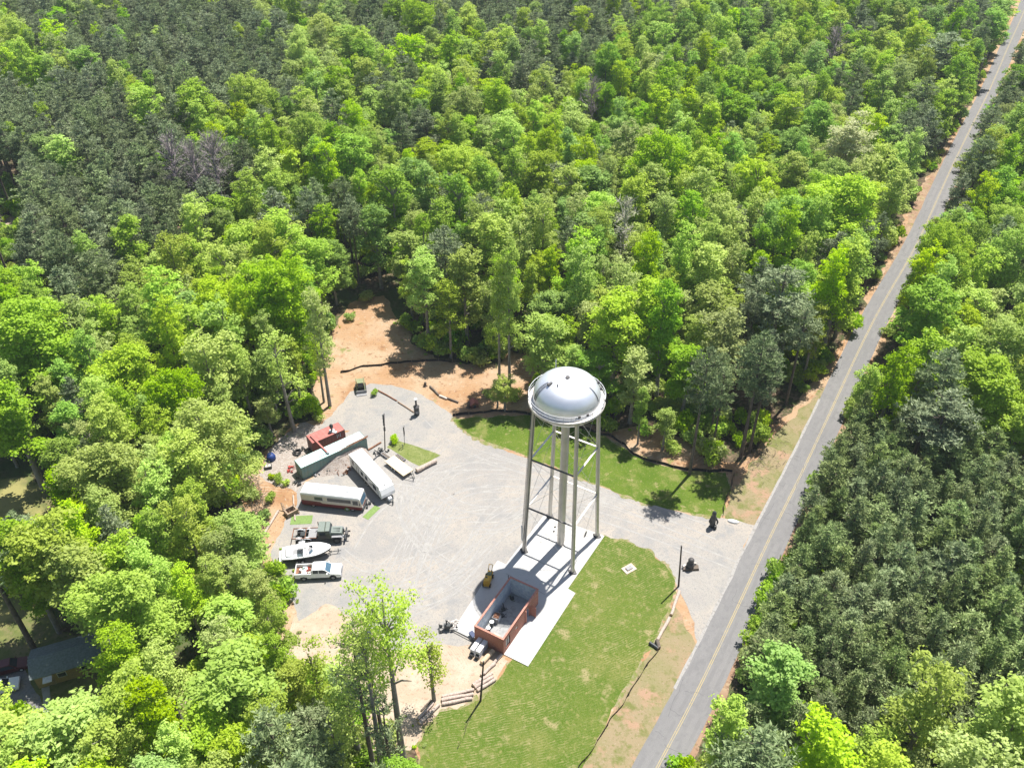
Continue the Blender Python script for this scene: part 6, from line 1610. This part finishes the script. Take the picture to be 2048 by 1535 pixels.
# ------------------------------------------------------------------ shrubs at the clearing edge (individual) and undergrowth (stuff)
SP = [((640, 836), 2, 1.0, 'weedy green bush above the red container'), ((560, 962), 1, .8, 'small bush on the orange bank behind the motorhome'), ((545, 955), 3, .7, 'tiny bush left of the small bank bush'), ((572, 968), 3, .8, 'yellowish weed clump behind the motorhome corner'), ((661, 912), 1, .75, 'green plant growing by the pale container side'), ((791, 884), 1, .8, 'bright bush at the tip of the grass island'), ((748, 789), 1, .7, 'weeds beside the loader and sleeper'), ((500, 1000), 2, 1.3, 'scrubby bush beside the brush bank'), ((540, 1000), 1, .9, 'green weed clump below the brush bank'), ((470, 935), 0, 1.5, 'dense green shrub at the wood edge left of the bank'), ((505, 930), 1, 1.5, 'bright shrub left of the blue covered tank'), ((530, 1035), 0, .9, 'small shrub left of the long pale log'), ((1035, 800), 2, 1.2, 'grey scrub on the bank left of the water tank'), ((978, 792), 2, .8, 'brown-green scrub right of the reddish hut'), ((1290, 868), 0, 1.2, 'dark shrub on the bank behind the silt fence'), ((1345, 900), 2, 1.3, 'pale scrub between fence and wood'), ((730, 600), 2, 1.3, 'scrub at the top of the orange clearing'), ((700, 640), 0, 1.0, 'small shrub on the left side of the orange clearing'), ((620, 1380), 2, 1.3, 'brushy shrub at the lower sand edge'), ((690, 1440), 1, 1.2, 'bright brush below the dark car'), ((770, 1480), 2, 1.4, 'olive brush among the thin trunks')]
usedS = set()
for px, v, s, lb in SP:
    o = SHR[v] if v not in usedS else copy_tree(SHR[v]); usedS.add(v)
    o.name = 'shrub'; o.location = G(*px); o.scale = (s, s, s); o.rotation_euler = (0, 0, rnd2.uniform(0, 6)); tag(o, lb, 'shrub', 'shrubs round the clearing')
pts = []
for _ in range(14000):
    y = 38+(330-38)*rnd2.random(); hw = 30+y*.62; x = rnd2.uniform(-hw, hw)
    if inside((x, y), CLRG) or inside((x, y), YARDG) or inside((x, y), YARD2) or inside((x, y), GAP1): continue
    px, py = proj(x, y, 0)
    if not (-60 < px < 2110 and -20 < py < 1600): continue
    if noise.noise(Vector((x*.06, y*.06, 3))) < -.12: continue
    s = rnd2.uniform(.7, 1.9); pts.append((x, y, rnd2.choice((0, 0, 1, 1, 2, 3)), s, s*rnd2.uniform(.7, 1.6), rnd2.uniform(0, 6.28)))
scatter('undergrowth', pts, SHR, 'green undergrowth on the forest floor', 'undergrowth')
# weeds round the dirt
pts = []
for _ in range(2600):
    px, py = rnd2.uniform(470, 1660), rnd2.uniform(560, 1535); b = G(px, py)
    if not inside((b.x, b.y), CLRG): continue
    if dist_poly((b.x, b.y), CLRG) > rnd2.uniform(.3, 3.5) : continue
    if px > 1380 and py > 700 : continue
    if px > 860 and py > 1300 : continue
    s = rnd2.uniform(.12, .4); pts.append((b.x, b.y, rnd2.choice((1, 2, 3, 3)), s, s*.7, rnd2.uniform(0, 6)))
scatter('weeds', pts, SHR, 'low weeds along the edges of the dirt clearing', 'weeds')
# brush bank left of the motorhome: stuff of twigs and leaves
rng = random.Random(31); m = MB()
bank = [G(486, 955), G(505, 975), G(515, 1000), G(520, 1040), G(512, 1060)]
for i in range(420):
    k = rng.random()*(len(bank)-1); a = bank[int(k)].lerp(bank[int(k)+1], k % 1); p = a+Vector((rng.uniform(-1.3, 1.3), rng.uniform(-1.2, 1.2), rng.uniform(0, .7)))
    q = p+Vector((rng.uniform(-.9, .9), rng.uniform(-.9, .9), rng.uniform(-.2, .6))); m.cyl(p, q, rng.uniform(.02, .07), .02, 4, caps=False)
tag(m.build('brush_heap', M_bark, fix=False), 'long heap of dead brush on the bank left of the motorhome', 'brush', kind='stuff')
m = MB()
for i in range(330):
    px, py = rng.gauss(1515, 22), rng.gauss(905, 22); p = G(px, py); p.z = rng.uniform(0, .5)
    q = p+Vector((rng.uniform(-.9, .9), rng.uniform(-.9, .9), rng.uniform(-.1, .5))); m.cyl(p, q, rng.uniform(.015, .05), .015, 4, caps=False)
tag(m.build('brush_heap', M_bark, fix=False), 'brown heap of dead branches at the wood edge by the driveway mouth', 'brush', kind='stuff')

# ------------------------------------------------------------------ haze: the air between the drone and the far wood
hz = MB().box((0, 560, 52.5), (1500, 1300, 107)).build('haze', None)
mh = bpy.data.materials.new('air'); mh.use_nodes = True; nt = mh.node_tree; nt.nodes.clear()
pv = nt.nodes.new('ShaderNodeVolumePrincipled'); pv.inputs['Density'].default_value = 0.00014; pv.inputs['Color'].default_value = (0.80, 0.90, 1.0, 1); pv.inputs['Anisotropy'].default_value = 0.2
om = nt.nodes.new('ShaderNodeOutputMaterial'); nt.links.new(pv.outputs[0], om.inputs['Volume'])
hz.data.materials.append(mh); tag(hz, 'thin pale blue haze over the far wood', 'haze', kind='stuff')
